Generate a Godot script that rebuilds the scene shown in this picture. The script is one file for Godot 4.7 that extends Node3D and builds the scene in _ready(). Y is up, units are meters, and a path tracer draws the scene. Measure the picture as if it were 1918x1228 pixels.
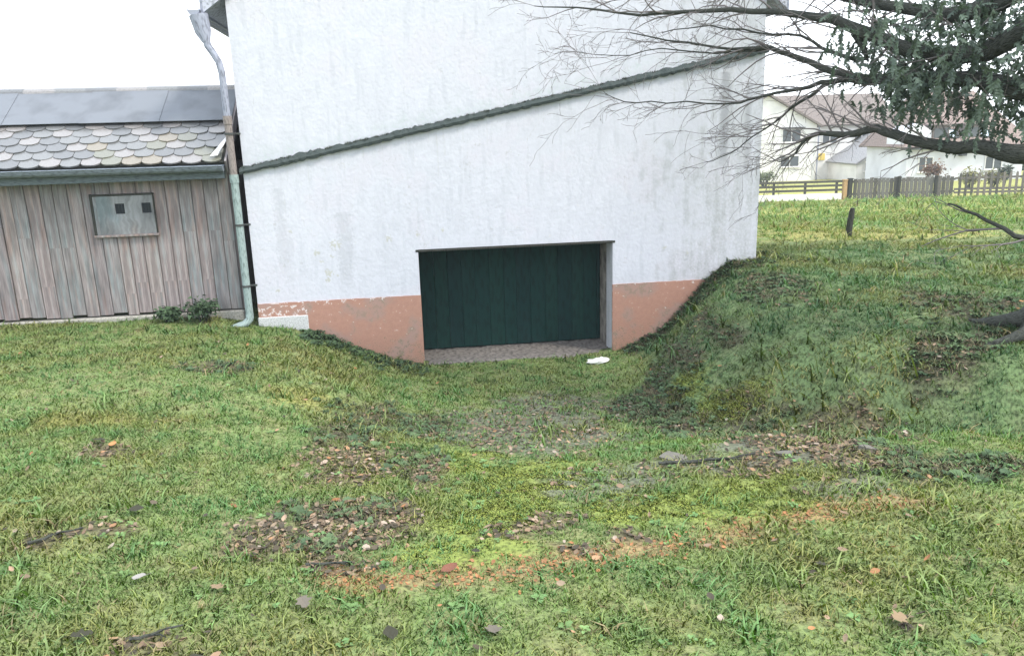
extends Node3D
# A whitewashed farm outbuilding with a low dark cellar opening, a plank shed, a grassy bank and a village street behind.

const GROUND_POINTS = [[-2.32, 0.30, -2.50], [-1.91, 0.30, -2.48], [-0.96, 0.30, -2.44], [-0.03, 0.30, -2.39], [0.87, 0.30, -2.35], [1.74, 0.30, -2.31], [2.15, 0.30, -2.29], [-2.98, 0.24, -3.34], [-2.45, 0.24, -3.31], [-1.23, 0.22, -3.28], [-0.03, 0.20, -3.24], [1.13, 0.22, -3.14], [2.20, 0.26, -3.02], [2.72, 0.26, -2.99], [-3.09, 0.18, -4.30], [-2.29, 0.16, -4.29], [-1.50, 0.10, -4.08], [-4.19, 0.12, -6.01], [-3.05, 0.08, -5.89], [-2.03, 0.06, -5.39], [-2.73, 0.04, -7.01], [-5.40, 0.14, -7.92], [-3.99, 0.10, -7.91], [-6.88, 0.16, -8.01], [-4.77, 0.15, -5.38], [-2.36, 0.00, -7.88], [-1.76, -0.05, -6.71], [-1.49, -0.02, -5.24], [-1.37, 0.03, -4.50], [-0.83, 0.07, -4.09], [-0.36, 0.06, -4.08], [0.10, 0.05, -4.18], [0.94, 0.04, -4.44], [1.64, 0.05, -4.57], [2.29, 0.07, -4.73], [2.96, 0.08, -4.79], [3.24, 0.10, -4.59], [3.82, 0.12, -4.33], [-1.74, -0.30, -8.03], [-1.32, -0.20, -6.38], [-1.01, -0.08, -5.15], [-0.58, -0.05, -4.62], [-0.74, -0.27, -6.13], [-1.06, -0.50, -8.02], [-0.86, -0.58, -8.40], [-0.01, -0.59, -8.48], [0.99, -0.60, -8.62], [-0.32, -0.45, -6.98], [0.48, -0.43, -6.86], [0.14, -0.20, -5.44], [0.71, -0.13, -5.23], [0.47, -0.05, -4.71], [1.28, -0.08, -5.17], [1.83, -0.03, -5.11], [1.30, -0.52, -8.23], [1.60, -0.30, -7.69], [1.69, -0.36, -8.73], [1.82, -0.02, -7.48], [2.16, 0.30, -7.98], [2.55, 0.42, -8.19], [2.39, 0.36, -6.97], [2.09, 0.17, -6.95], [1.31, -0.40, -7.00], [1.78, -0.22, -6.31], [2.30, -0.10, -5.86], [2.76, -0.02, -5.48], [3.17, 0.03, -5.15], [3.54, 0.06, -5.04], [4.10, 0.10, -4.89], [2.09, 0.10, -6.33], [2.51, 0.22, -5.89], [2.98, 0.26, -5.58], [3.55, 0.30, -5.20], [4.16, 0.34, -5.02], [2.80, 0.42, -6.67], [3.46, 0.44, -6.12], [3.87, 0.50, -5.75], [4.78, 0.55, -5.87], [3.75, 0.48, -8.30], [4.75, 0.50, -8.03], [5.00, 0.50, -11.44], [6.41, 0.50, -10.93], [3.76, 0.50, -10.95], [-2.90, 0.00, -8.81], [-2.26, -0.13, -8.90], [-1.96, -0.28, -8.94], [-1.66, -0.42, -8.98], [-1.27, -0.56, -9.03], [-0.67, -0.60, -9.11], [0.12, -0.60, -9.21], [1.01, -0.60, -9.33], [1.41, -0.55, -9.38], [1.66, -0.46, -9.41], [2.11, -0.17, -9.47], [2.30, 0.12, -9.50], [2.64, 0.42, -9.54], [3.10, 0.46, -9.60], [-3.33, 0.08, -8.99], [-4.47, 0.13, -8.84], [-5.76, 0.15, -8.67], [-6.95, 0.17, -8.51], [-3.61, 0.10, -10.77], [-5.20, 0.15, -10.56], [-7.18, 0.17, -10.30], [3.33, 0.48, -11.68], [4.22, 0.48, -11.80], [-5.72, 0.15, -14.52], [-7.70, 0.17, -14.26], [2.81, 0.30, -15.65], [5.19, 0.30, -15.96]]
const COVER_PATCHES = [[-0.27, -3.30, 0.37, 0.19, 0], [1.23, -3.84, 0.47, 0.40, 0], [-0.05, -4.08, 0.38, 0.38, 0], [1.91, -6.18, 0.24, 0.17, 0], [-0.35, -5.13, 0.30, 0.48, 0], [1.63, -6.91, 0.17, 0.30, 0], [0.51, -3.73, 0.16, 0.19, 0], [0.15, -4.56, 0.47, 0.56, 0], [0.81, -3.83, 0.42, 0.28, 0], [1.59, -4.03, 0.29, 0.25, 0], [-0.18, -3.72, 0.33, 0.24, 0], [1.68, -6.31, 0.20, 0.23, 0], [-0.96, -4.78, 0.20, 0.34, 0], [-0.91, -3.77, 0.31, 0.38, 1], [-0.82, -3.15, 0.21, 0.10, 1], [-0.67, -3.65, 0.16, 0.30, 1], [-1.16, -4.92, 0.30, 0.45, 1], [-1.27, -3.52, 0.24, 0.27, 1], [0.20, -3.68, 0.16, 0.14, 1], [-1.40, -2.53, 0.14, 0.08, 1], [-2.10, -3.61, 0.15, 0.11, 1], [-2.34, -3.48, 0.11, 0.11, 1], [-1.14, -2.37, 0.12, 0.06, 1], [-1.28, -2.22, 0.09, 0.06, 1], [-1.31, -2.02, 0.15, 0.06, 1], [-0.81, -2.03, 0.19, 0.06, 1], [-0.34, -2.00, 0.10, 0.06, 1], [0.30, -3.26, 0.12, 0.09, 1], [-2.74, -4.83, 0.17, 0.16, 1], [0.75, -2.16, 0.10, 0.06, 1], [1.46, -2.54, 0.08, 0.06, 1], [-0.57, -4.71, 0.10, 0.34, 1], [1.48, -4.42, 0.22, 0.20, 1], [2.06, -4.74, 0.23, 0.52, 1], [1.43, -5.85, 0.08, 0.62, 1], [-0.02, -3.52, 0.16, 0.09, 1], [0.55, -3.44, 0.12, 0.08, 1], [2.38, -5.60, 0.29, 0.11, 1], [2.65, -5.23, 0.12, 0.42, 1], [1.78, -5.03, 0.20, 0.51, 1], [1.82, -4.83, 0.48, 0.61, 2], [1.19, -4.56, 0.39, 0.19, 2], [0.53, -4.40, 0.41, 0.37, 2], [0.41, -7.32, 0.56, 0.61, 2], [1.78, -3.93, 0.27, 0.18, 2], [0.15, -5.66, 0.48, 0.53, 2], [2.12, -4.57, 0.21, 0.52, 2], [0.09, -6.60, 0.72, 0.63, 2], [0.41, -5.86, 0.60, 0.58, 2], [-0.31, -5.96, 0.30, 0.48, 2], [2.39, -4.10, 0.44, 0.23, 5], [3.27, -5.61, 0.32, 0.25, 5], [4.04, -6.68, 0.37, 0.69, 5], [1.36, -7.00, 0.21, 0.69, 5], [1.74, -7.64, 0.13, 0.67, 5], [2.00, -7.85, 0.10, 0.72, 5], [-1.09, -6.22, 0.47, 0.40, 5], [-0.71, -6.05, 0.21, 0.45, 5], [1.09, -6.92, 0.25, 0.46, 5], [2.74, -7.97, 0.33, 0.73, 5], [-2.80, -7.06, 0.38, 0.18, 5], [3.42, -5.75, 0.38, 0.22, 5], [1.87, -5.90, 0.21, 0.48, 5], [2.68, -4.03, 0.19, 0.19, 5], [2.20, -5.86, 0.12, 0.07, 5], [1.53, -7.63, 0.10, 0.50, 5], [-1.26, -5.57, 0.25, 0.29, 5], [-0.71, -5.00, 0.18, 0.35, 5], [-0.78, -3.96, 0.15, 0.27, 5], [-0.90, -3.37, 0.15, 0.13, 5], [-1.17, -3.89, 0.17, 0.20, 5], [1.41, -6.12, 0.26, 0.67, 5], [2.11, -7.09, 0.11, 0.24, 5], [2.29, -4.58, 0.20, 0.48, 5], [5.53, -11.54, 1.73, 1.47, 4], [5.01, -13.35, 0.74, 3.62, 4], [-1.82, -6.35, 0.29, 0.22, 4], [-3.21, -5.50, 0.36, 0.20, 4]]
const LEAF_STRIP = [[-0.86, -3.02], [-0.61, -2.99], [-0.32, -3.02], [-0.02, -3.10], [0.22, -3.18], [0.57, -3.27], [0.96, -3.37], [1.34, -3.50], [1.70, -3.63], [2.03, -3.63]]
const FALLEN_LEAVES = [
	[-2.036, -3.790, 0.057, 0, "dark leaf with a thin stalk alone on the left lawn"],
	[-2.833, -4.940, 0.063, 0, "dark crumpled leaf next to an orange leaf near the shed"],
	[-2.705, -4.871, 0.046, 3, "small orange leaf beside the dark crumpled leaf near the shed"],
	[-0.866, -2.747, 0.052, 1, "pointed grey brown leaf below the leaf pile"],
	[-1.145, -2.366, 0.052, 0, "dark oval leaf beside damp litter in the left foreground"],
	[-1.310, -2.233, 0.063, 2, "curled tan leaf with dark underside at lower left"],
	[0.107, -2.095, 0.063, 4, "large pale peach leaf in the centre foreground"],
	[0.052, -1.962, 0.048, 3, "narrow orange leaf just below the large peach leaf"],
	[0.307, -2.283, 0.046, 2, "tan leaf on grass above right of the large peach leaf"],
	[0.314, -2.144, 0.029, 5, "tiny whitish leaf right of the large peach leaf"],
	[-1.648, -3.006, 0.046, 5, "whitish leaf on the left lawn below the lone dark leaf"],
	[-1.272, -2.898, 0.046, 2, "three cornered tan leaf left of the leaf pile"],
	[-0.487, -2.526, 0.052, 0, "dark folded leaf below the left end of the orange strip"],
	[-0.103, -2.521, 0.057, 1, "grey torn leaf below the middle of the orange strip"],
	[-0.201, -3.244, 0.040, 0, "dark round leaf lying on the bright moss"],
	[-0.466, -2.283, 0.057, 0, "dark torn leaf in the grass left of centre foreground"],
	[-1.583, -2.244, 0.057, 5, "pale grey leaf at the far left foreground"],
	[-0.841, -2.295, 0.046, 4, "pinkish tan leaf standing in grass left of centre"],
	[0.665, -1.947, 0.046, 3, "orange leaf at the lower right foreground edge"],
	[1.311, -2.991, 0.040, 0, "small dark leaf right of the orange strip's end"],
	[-0.266, -2.014, 0.063, 1, "grey brown curled leaf at the bottom edge of centre"],
	[-1.656, -2.559, 0.057, 0, "dark leaf at the left beside brown litter"],
	[-1.061, -2.032, 0.040, 3, "square orange leaf near the bottom left edge"],
	[-0.801, -1.974, 0.057, 6, "reddish brown leaf at the bottom edge, left of centre"],
	[0.856, -2.192, 0.046, 5, "pale leaf in the grass at lower right"],
	[1.080, -2.171, 0.057, 0, "dark leaf in the grass at lower right"],
	[-0.308, -3.067, 0.063, 6, "broad red brown leaf on the orange strip"],
	[1.417, -2.539, 0.052, 2, "tan leaf flat on the right lawn"],
	[-0.551, -2.099, 0.052, 1, "weathered brown leaf in grass at lower left of centre"],
	[0.444, -1.979, 0.046, 4, "faded pink leaf near the bottom, right of centre"],
	[-1.497, -2.010, 0.057, 6, "red brown leaf in the bottom left corner"],
]
const FALLEN_STICKS = [
	[-1.469, -2.518, -1.296, -2.609, 0.0070, "dark damp stick left of centre in the foreground lawn"],
	[-1.251, -2.190, -1.219, -2.306, 0.0060, "short dark stick beside the curled tan leaf"],
	[-2.373, -3.404, -2.206, -3.556, 0.0080, "dark broken stick on the left lawn"],
	[-0.956, -3.119, -0.756, -3.170, 0.0080, "forked dark stick in the leaf pile"],
	[0.925, -4.575, 1.541, -4.617, 0.0120, "long grey fallen branch at the foot of the bank"],
]
const LIMBS = [
	[[3.70, 2.74, -5.60, 0.085], [3.50, 2.59, -5.90, 0.070], [3.23, 2.61, -6.20, 0.060], [2.95, 2.77, -6.50, 0.050], [2.72, 2.95, -6.80, 0.040], [2.33, 3.06, -7.10, 0.028], [1.86, 3.13, -7.40, 0.020], [1.27, 3.15, -7.60, 0.013], [0.69, 3.23, -7.70, 0.008], [0.30, 3.27, -7.80, 0.004]],
	[[3.69, 2.29, -5.60, 0.080], [3.49, 2.39, -5.90, 0.060], [3.25, 2.43, -6.20, 0.050], [3.07, 2.44, -6.50, 0.040], [2.89, 2.51, -6.80, 0.030], [2.64, 2.65, -7.10, 0.024], [2.39, 2.79, -7.30, 0.020], [2.09, 2.81, -7.50, 0.013], [1.74, 2.89, -7.70, 0.009], [1.22, 3.02, -7.90, 0.005]],
	[[3.71, 1.85, -5.60, 0.075], [3.53, 1.90, -5.80, 0.055], [3.32, 1.93, -6.00, 0.045], [3.13, 1.98, -6.20, 0.040], [2.97, 2.07, -6.40, 0.034], [2.80, 2.03, -6.60, 0.026], [2.63, 2.03, -6.80, 0.018], [2.52, 1.88, -6.90, 0.010], [2.41, 1.80, -7.00, 0.005]],
	[[3.18, 2.53, -6.40, 0.040], [3.03, 2.45, -6.60, 0.030], [2.80, 2.47, -6.90, 0.022], [2.60, 2.42, -7.10, 0.016], [2.34, 2.38, -7.30, 0.012], [2.06, 2.33, -7.50, 0.008], [1.55, 2.36, -7.70, 0.006], [1.16, 2.38, -7.80, 0.005], [0.96, 2.48, -7.85, 0.003]],
	[[2.80, 2.46, -6.90, 0.020], [2.61, 2.31, -7.10, 0.013], [2.45, 2.13, -7.30, 0.009], [2.29, 2.01, -7.40, 0.006], [2.13, 1.87, -7.50, 0.005], [1.90, 1.79, -7.60, 0.003]],
	[[2.87, 2.83, -6.70, 0.035], [2.93, 2.62, -6.60, 0.020], [2.78, 2.69, -6.90, 0.016], [2.58, 2.85, -7.10, 0.012], [2.30, 2.92, -7.40, 0.009], [1.91, 3.02, -7.60, 0.006], [1.51, 3.00, -7.80, 0.004]],
	[[3.73, 3.08, -5.60, 0.090], [3.50, 2.90, -5.90, 0.070], [3.29, 2.89, -6.20, 0.050], [3.02, 3.02, -6.60, 0.040], [2.66, 3.16, -6.90, 0.030], [2.25, 3.28, -7.30, 0.020], [1.66, 3.30, -7.60, 0.012], [1.05, 3.30, -7.80, 0.006]],
	[[3.84, 1.25, -5.70, 0.020], [3.72, 1.31, -5.80, 0.016], [3.56, 1.41, -5.90, 0.012], [3.39, 1.49, -6.00, 0.006]],
	[[2.39, 2.79, -7.30, 0.014], [1.97, 2.78, -7.60, 0.008], [1.51, 2.85, -7.80, 0.005], [1.06, 2.82, -7.90, 0.004], [0.61, 2.88, -8.00, 0.002]],
]

const YAW := 0.1309                                   # the facade is turned 7.5 degrees
const CORNER := Vector3(-2.955, 0.0, -8.837)          # left foot of the white facade
const GRID_X := -7.8
const GRID_Z := -15.4
const STEP := 0.1
const GRID_W := 164
const GRID_D := 170

var rng := RandomNumberGenerator.new()
var noise_a := FastNoiseLite.new()
var noise_b := FastNoiseLite.new()
var heights := PackedFloat32Array()
var tps_w: Array = []
var taken := {}
var M := {}

# ---------------------------------------------------------------- helpers
func lin(r: float, g: float, b: float) -> Color:
	return Color(r, g, b).linear_to_srgb()

func mat(c: Color, rough := 0.9, tex: Texture2D = null, scale := Vector3.ONE) -> StandardMaterial3D:
	var m := StandardMaterial3D.new()
	m.albedo_color = c
	m.roughness = rough
	m.metallic_specular = 0.3
	if tex:
		m.albedo_texture = tex
		m.uv1_scale = scale
	return m

func noise(kind: int, freq: float, seed_: int, oct := 4) -> FastNoiseLite:
	var n := FastNoiseLite.new()
	n.noise_type = kind
	n.frequency = freq
	n.seed = seed_
	n.fractal_octaves = oct
	return n

func normal_tex(freq: float, seed_: int, strength: float, size := 512) -> Texture2D:
	var im := noise(FastNoiseLite.TYPE_SIMPLEX_SMOOTH, freq, seed_, 5).get_seamless_image(size, size)
	im.convert(Image.FORMAT_RGBA8)
	im.bump_map_to_normal_map(strength)
	return ImageTexture.create_from_image(im)

func grey_tex(freq: float, seed_: int, lo: float, hi: float, size := 512) -> Texture2D:
	var im := noise(FastNoiseLite.TYPE_SIMPLEX_SMOOTH, freq, seed_, 5).get_seamless_image(size, size)
	im.convert(Image.FORMAT_RGB8)
	for y in size:
		for x in size:
			var v := lerpf(lo, hi, im.get_pixel(x, y).r)
			im.set_pixel(x, y, Color(v, v, v))
	return ImageTexture.create_from_image(im)

func begin() -> SurfaceTool:
	var st := SurfaceTool.new()
	st.begin(Mesh.PRIMITIVE_TRIANGLES)
	return st

func tri(st: SurfaceTool, a: Vector3, b: Vector3, c: Vector3, out: Vector3, ua := Vector2.ZERO, ub := Vector2.ZERO, uc := Vector2.ZERO) -> void:
	var n := (c - a).cross(b - a)
	if n.length_squared() < 1e-14:
		return
	n = n.normalized()
	if n.dot(out) < 0.0:
		n = -n
		var t := b
		b = c
		c = t
		var u := ub
		ub = uc
		uc = u
	for k in 3:
		st.set_normal(n)
		st.set_uv([ua, ub, uc][k])
		st.add_vertex([a, b, c][k])

func flat_uv(p: Vector3, n: Vector3) -> Vector2:
	var q := n.abs()
	if q.z >= q.x and q.z >= q.y:
		return Vector2(p.x, -p.y)
	if q.x >= q.y:
		return Vector2(p.z, -p.y)
	return Vector2(p.x, p.z)

func quad(st: SurfaceTool, a: Vector3, b: Vector3, c: Vector3, d: Vector3, out: Vector3) -> void:
	tri(st, a, b, c, out, flat_uv(a, out), flat_uv(b, out), flat_uv(c, out))
	tri(st, a, c, d, out, flat_uv(a, out), flat_uv(c, out), flat_uv(d, out))

# a box with chamfered edges; uv in metres
func cbox(st: SurfaceTool, lo: Vector3, hi: Vector3, c := 0.005) -> void:
	var mid := (lo + hi) * 0.5
	var h := (hi - lo) * 0.5
	c = minf(c, minf(h.x, minf(h.y, h.z)) * 0.9)
	var corner := func(sx: float, sy: float, sz: float, axis: int) -> Vector3:
		var e := Vector3(h.x - c, h.y - c, h.z - c)
		e[axis] = h[axis]
		return mid + Vector3(sx * e.x, sy * e.y, sz * e.z)
	for axis in 3:
		var p := (axis + 1) % 3
		var q := (axis + 2) % 3
		for s in [-1.0, 1.0]:
			var n := Vector3.ZERO
			n[axis] = s
			var v := []
			for k in [[-1, -1], [1, -1], [1, 1], [-1, 1]]:
				var sg := Vector3.ZERO
				sg[axis] = s
				sg[p] = k[0]
				sg[q] = k[1]
				v.append(corner.call(sg.x, sg.y, sg.z, axis))
			quad(st, v[0], v[1], v[2], v[3], n)
		for s in [-1.0, 1.0]:
			for t in [-1.0, 1.0]:
				var n2 := Vector3.ZERO
				n2[p] = s
				n2[q] = t
				var w := []
				for k in [[-1, p], [1, p], [1, q], [-1, q]]:
					var sg := n2
					sg[axis] = k[0]
					w.append(corner.call(sg.x, sg.y, sg.z, k[1]))
				quad(st, w[0], w[1], w[2], w[3], n2 + Vector3(0.001, 0.0005, 0.0007))
	for sx in [-1.0, 1.0]:
		for sy in [-1.0, 1.0]:
			for sz in [-1.0, 1.0]:
				var o := Vector3(sx, sy, sz)
				var a: Vector3 = corner.call(sx, sy, sz, 0)
				var b: Vector3 = corner.call(sx, sy, sz, 1)
				var d: Vector3 = corner.call(sx, sy, sz, 2)
				tri(st, a, b, d, o, flat_uv(a, o), flat_uv(b, o), flat_uv(d, o))

# extrude a polygon in the x-y plane from z0 to z1 (z1 is the front)
func prism(st: SurfaceTool, poly: PackedVector2Array, z0: float, z1: float) -> void:
	var idx := Geometry2D.triangulate_polygon(poly)
	for f in [[z1, Vector3(0, 0, 1)], [z0, Vector3(0, 0, -1)]]:
		for i in range(0, idx.size(), 3):
			var v := []
			for k in 3:
				var p := poly[idx[i + k]]
				v.append(Vector3(p.x, p.y, f[0]))
			var n: Vector3 = f[1]
			tri(st, v[0], v[1], v[2], n, flat_uv(v[0], n), flat_uv(v[1], n), flat_uv(v[2], n))
	var ccw := not Geometry2D.is_polygon_clockwise(poly)
	for i in poly.size():
		var a := poly[i]
		var b := poly[(i + 1) % poly.size()]
		var e := b - a
		var n3 := Vector3(e.y, -e.x, 0) * (1.0 if ccw else -1.0)
		quad(st, Vector3(a.x, a.y, z0), Vector3(b.x, b.y, z0), Vector3(b.x, b.y, z1), Vector3(a.x, a.y, z1), n3.normalized())

# a smooth tapering tube through points
func tube(st: SurfaceTool, pts: Array, radii: Array, sides := 8, capped := true) -> void:
	var rings := []
	var nrm := []
	var side := Vector3.ZERO
	for i in pts.size():
		var dir: Vector3 = (pts[mini(i + 1, pts.size() - 1)] - pts[maxi(i - 1, 0)]).normalized()
		if side == Vector3.ZERO:
			side = dir.cross(Vector3.UP if absf(dir.y) < 0.9 else Vector3.RIGHT).normalized()
		side = (side - dir * side.dot(dir)).normalized()
		var up := dir.cross(side)
		var ring := []
		var rn := []
		for k in sides:
			var a := TAU * k / sides
			var o := side * cos(a) + up * sin(a)
			ring.append(pts[i] + o * radii[i])
			rn.append(o)
		rings.append(ring)
		nrm.append(rn)
	var along := 0.0
	for i in pts.size() - 1:
		var seg: float = (pts[i + 1] - pts[i]).length()
		for k in sides:
			var l := (k + 1) % sides
			var order := [[i, k], [i + 1, l], [i, l], [i, k], [i + 1, k], [i + 1, l]]
			for o in order:
				st.set_normal(nrm[o[0]][o[1]])
				var kk: int = o[1] if not (o[1] == 0 and l == 0) else sides
				st.set_uv(Vector2(kk * TAU * radii[0] / sides, along + (seg if o[0] == i + 1 else 0.0)))
				st.add_vertex(rings[o[0]][o[1]])
		along += seg
	if capped:
		for e in [0, pts.size() - 1]:
			var dir: Vector3 = (pts[0] - pts[1]) if e == 0 else (pts[e] - pts[e - 1])
			for k in sides:
				tri(st, pts[e], rings[e][k], rings[e][(k + 1) % sides], dir)

func numbered(called: String) -> String:
	var n: int = taken.get(called, 0)
	taken[called] = n + 1
	return called if n == 0 else "%s_%03d" % [called, n]

func obj(called: String, st: SurfaceTool, m: Material, parent: Node = self) -> MeshInstance3D:
	return put(called, st.commit(), m, parent)

func put(called: String, mesh: Mesh, m: Material, parent: Node = self, at := Transform3D.IDENTITY) -> MeshInstance3D:
	var o := MeshInstance3D.new()
	o.mesh = mesh
	o.material_override = m
	o.name = numbered(called) if parent == self else called
	o.transform = at
	parent.add_child(o, true)
	return o

func thing(called: String, label: String, category: String, at := Vector3.ZERO, turn := 0.0, group := "") -> Node3D:
	var o := Node3D.new()
	o.name = numbered(called)
	add_child(o)
	o.position = at
	o.rotation.y = turn
	tag(o, label, category, group)
	return o

func tag(o: Node, label: String, category := "", group := "", kind := "") -> void:
	if label: o.set_meta("label", label)
	if category: o.set_meta("category", category)
	if group: o.set_meta("group", group)
	if kind: o.set_meta("kind", kind)

func scatter(called: String, mesh: Mesh, m: Material, where: Array, colors: PackedColorArray, parent: Node = self) -> MultiMeshInstance3D:
	var mm := MultiMesh.new()
	mm.transform_format = MultiMesh.TRANSFORM_3D
	mm.use_colors = true
	mm.mesh = mesh
	mm.instance_count = where.size()
	for i in where.size():
		mm.set_instance_transform(i, where[i])
		mm.set_instance_color(i, colors[i])
	var o := MultiMeshInstance3D.new()
	o.multimesh = mm
	o.material_override = m
	o.name = numbered(called) if parent == self else called
	parent.add_child(o, true)
	return o

# ---------------------------------------------------------------- terrain
func solve_ground() -> void:
	var n := GROUND_POINTS.size()
	var size := n + 3
	var a := []
	for i in size:
		var row := PackedFloat64Array()
		row.resize(size + 1)
		a.append(row)
	for i in n:
		var p: Array = GROUND_POINTS[i]
		for j in n:
			var q: Array = GROUND_POINTS[j]
			var r2 := pow(p[0] - q[0], 2) + pow(p[2] - q[2], 2)
			a[i][j] = 0.5 * r2 * log(r2) if r2 > 0.0 else 0.02
		a[i][n] = 1.0
		a[i][n + 1] = p[0]
		a[i][n + 2] = p[2]
		a[n][i] = 1.0
		a[n + 1][i] = p[0]
		a[n + 2][i] = p[2]
		a[i][size] = p[1]
	for c in size:
		var best := c
		for r in range(c + 1, size):
			if absf(a[r][c]) > absf(a[best][c]):
				best = r
		var t = a[c]
		a[c] = a[best]
		a[best] = t
		var pr: PackedFloat64Array = a[c]
		for r in range(c + 1, size):
			var rr: PackedFloat64Array = a[r]
			var f := rr[c] / pr[c]
			if f != 0.0:
				for k in range(c, size + 1):
					rr[k] -= f * pr[k]
				a[r] = rr
	tps_w.resize(size)
	for c in range(size - 1, -1, -1):
		var s: float = a[c][size]
		for k in range(c + 1, size):
			s -= a[c][k] * tps_w[k]
		tps_w[c] = s / a[c][c]

func far_height(x: float, z: float) -> float:
	var base := lerpf(0.17, 0.5, smoothstep(-4.0, 4.0, x))
	var d := -z
	var drop := 0.0
	if d > 11.5:
		drop = 0.0715 * (minf(d, 36.0) - 11.5) + 0.04 * (clampf(d, 36.0, 76.0) - 36.0)
	return base - drop + noise_a.get_noise_2d(x * 0.6, z * 0.6) * 0.03

func near_height(x: float, z: float) -> float:
	var n := GROUND_POINTS.size()
	var s: float = tps_w[n] + tps_w[n + 1] * x + tps_w[n + 2] * z
	for i in n:
		var p: Array = GROUND_POINTS[i]
		var dx: float = p[0] - x
		var dz: float = p[2] - z
		var r2 := dx * dx + dz * dz
		if r2 > 1e-9:
			s += tps_w[i] * 0.5 * r2 * log(r2)
	return s + noise_a.get_noise_2d(x * 3.0, z * 3.0) * 0.02 + noise_a.get_noise_2d(x * 11.0, z * 11.0) * 0.012 + smoothstep(1.5, 2.2, x) * (noise_a.get_noise_2d(x * 2.2 + 5.0, z * 2.2) * 0.05 + noise_a.get_noise_2d(x * 6.0, z * 6.0 + 3.0) * 0.03)

func local(x: float, z: float) -> Vector2:      # along the facade, and out of it
	var p := Vector2(x - CORNER.x, z - CORNER.z)
	return Vector2(p.x * cos(YAW) - p.y * sin(YAW), p.x * sin(YAW) + p.y * cos(YAW))

func under_building(x: float, z: float, grow := 0.0) -> bool:
	var l := local(x, z)
	return l.x > 0.15 - grow and l.x < 5.95 + grow and l.y < -0.15 + grow and l.y > -7.85 - grow

func under_shed(x: float, z: float) -> bool:
	var l := local(x, z)
	return l.x > -4.3 and l.x < -0.2 and l.y < -0.2 and l.y > -2.8

func make_heights() -> void:
	heights.resize((GRID_W + 1) * (GRID_D + 1))
	for j in GRID_D + 1:
		for i in GRID_W + 1:
			var x := GRID_X + i * STEP
			var z := GRID_Z + j * STEP
			var r := Vector2(x - 0.4, z + 7.0).length()
			var t := smoothstep(6.5, 7.9, r)
			var h := far_height(x, z)
			if t < 1.0:
				h = lerpf(near_height(x, z), h, t)
			heights[j * (GRID_W + 1) + i] = h

func ground(x: float, z: float) -> float:
	var fx := (x - GRID_X) / STEP
	var fz := (z - GRID_Z) / STEP
	if fx < 0.0 or fz < 0.0 or fx >= GRID_W or fz >= GRID_D:
		return far_height(x, z)
	var i := int(fx)
	var j := int(fz)
	fx -= i
	fz -= j
	var k := j * (GRID_W + 1) + i
	var k2 := k + GRID_W + 1
	return lerpf(lerpf(heights[k], heights[k + 1], fx), lerpf(heights[k2], heights[k2 + 1], fx), fz)

# what covers the soil: [moss, litter, grey soil, orange leaves, yellow lawn, dark soil]
func cover(x: float, z: float) -> PackedFloat32Array:
	var c := PackedFloat32Array([0, 0, 0, 0, 0, 0])
	var wob := noise_b.get_noise_2d(x * 9.0, z * 9.0) * 0.55 + noise_b.get_noise_2d(x * 30.0, z * 30.0) * 0.35
	for e in COVER_PATCHES:
		var dx: float = (x - e[0]) / e[2]
		var dz: float = (z - e[1]) / e[3]
		var r := dx * dx + dz * dz
		if r < 4.0:
			var w := smoothstep(1.25, 0.75, sqrt(r) + wob)
			if e[4] == 5:
				w *= 0.85
			var kind: int = [0, 1, 2, 3, 4, 5][e[4]]
			c[kind] = maxf(c[kind], w)
	var best := 99.0
	if x > -1.5 and x < 3.5 and z > -5.5 and z < -2.2:
		var p := Vector2(x, z)
		for i in LEAF_STRIP.size() - 1:
			var a := Vector2(LEAF_STRIP[i][0], LEAF_STRIP[i][1])
			var b := Vector2(LEAF_STRIP[i + 1][0], LEAF_STRIP[i + 1][1])
			best = minf(best, p.distance_to(Geometry2D.get_closest_point_to_segment(p, a, b)))
		c[3] = smoothstep(1.3, 0.3, best / 0.1 + wob * 1.6) * 0.7
	return c

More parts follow.
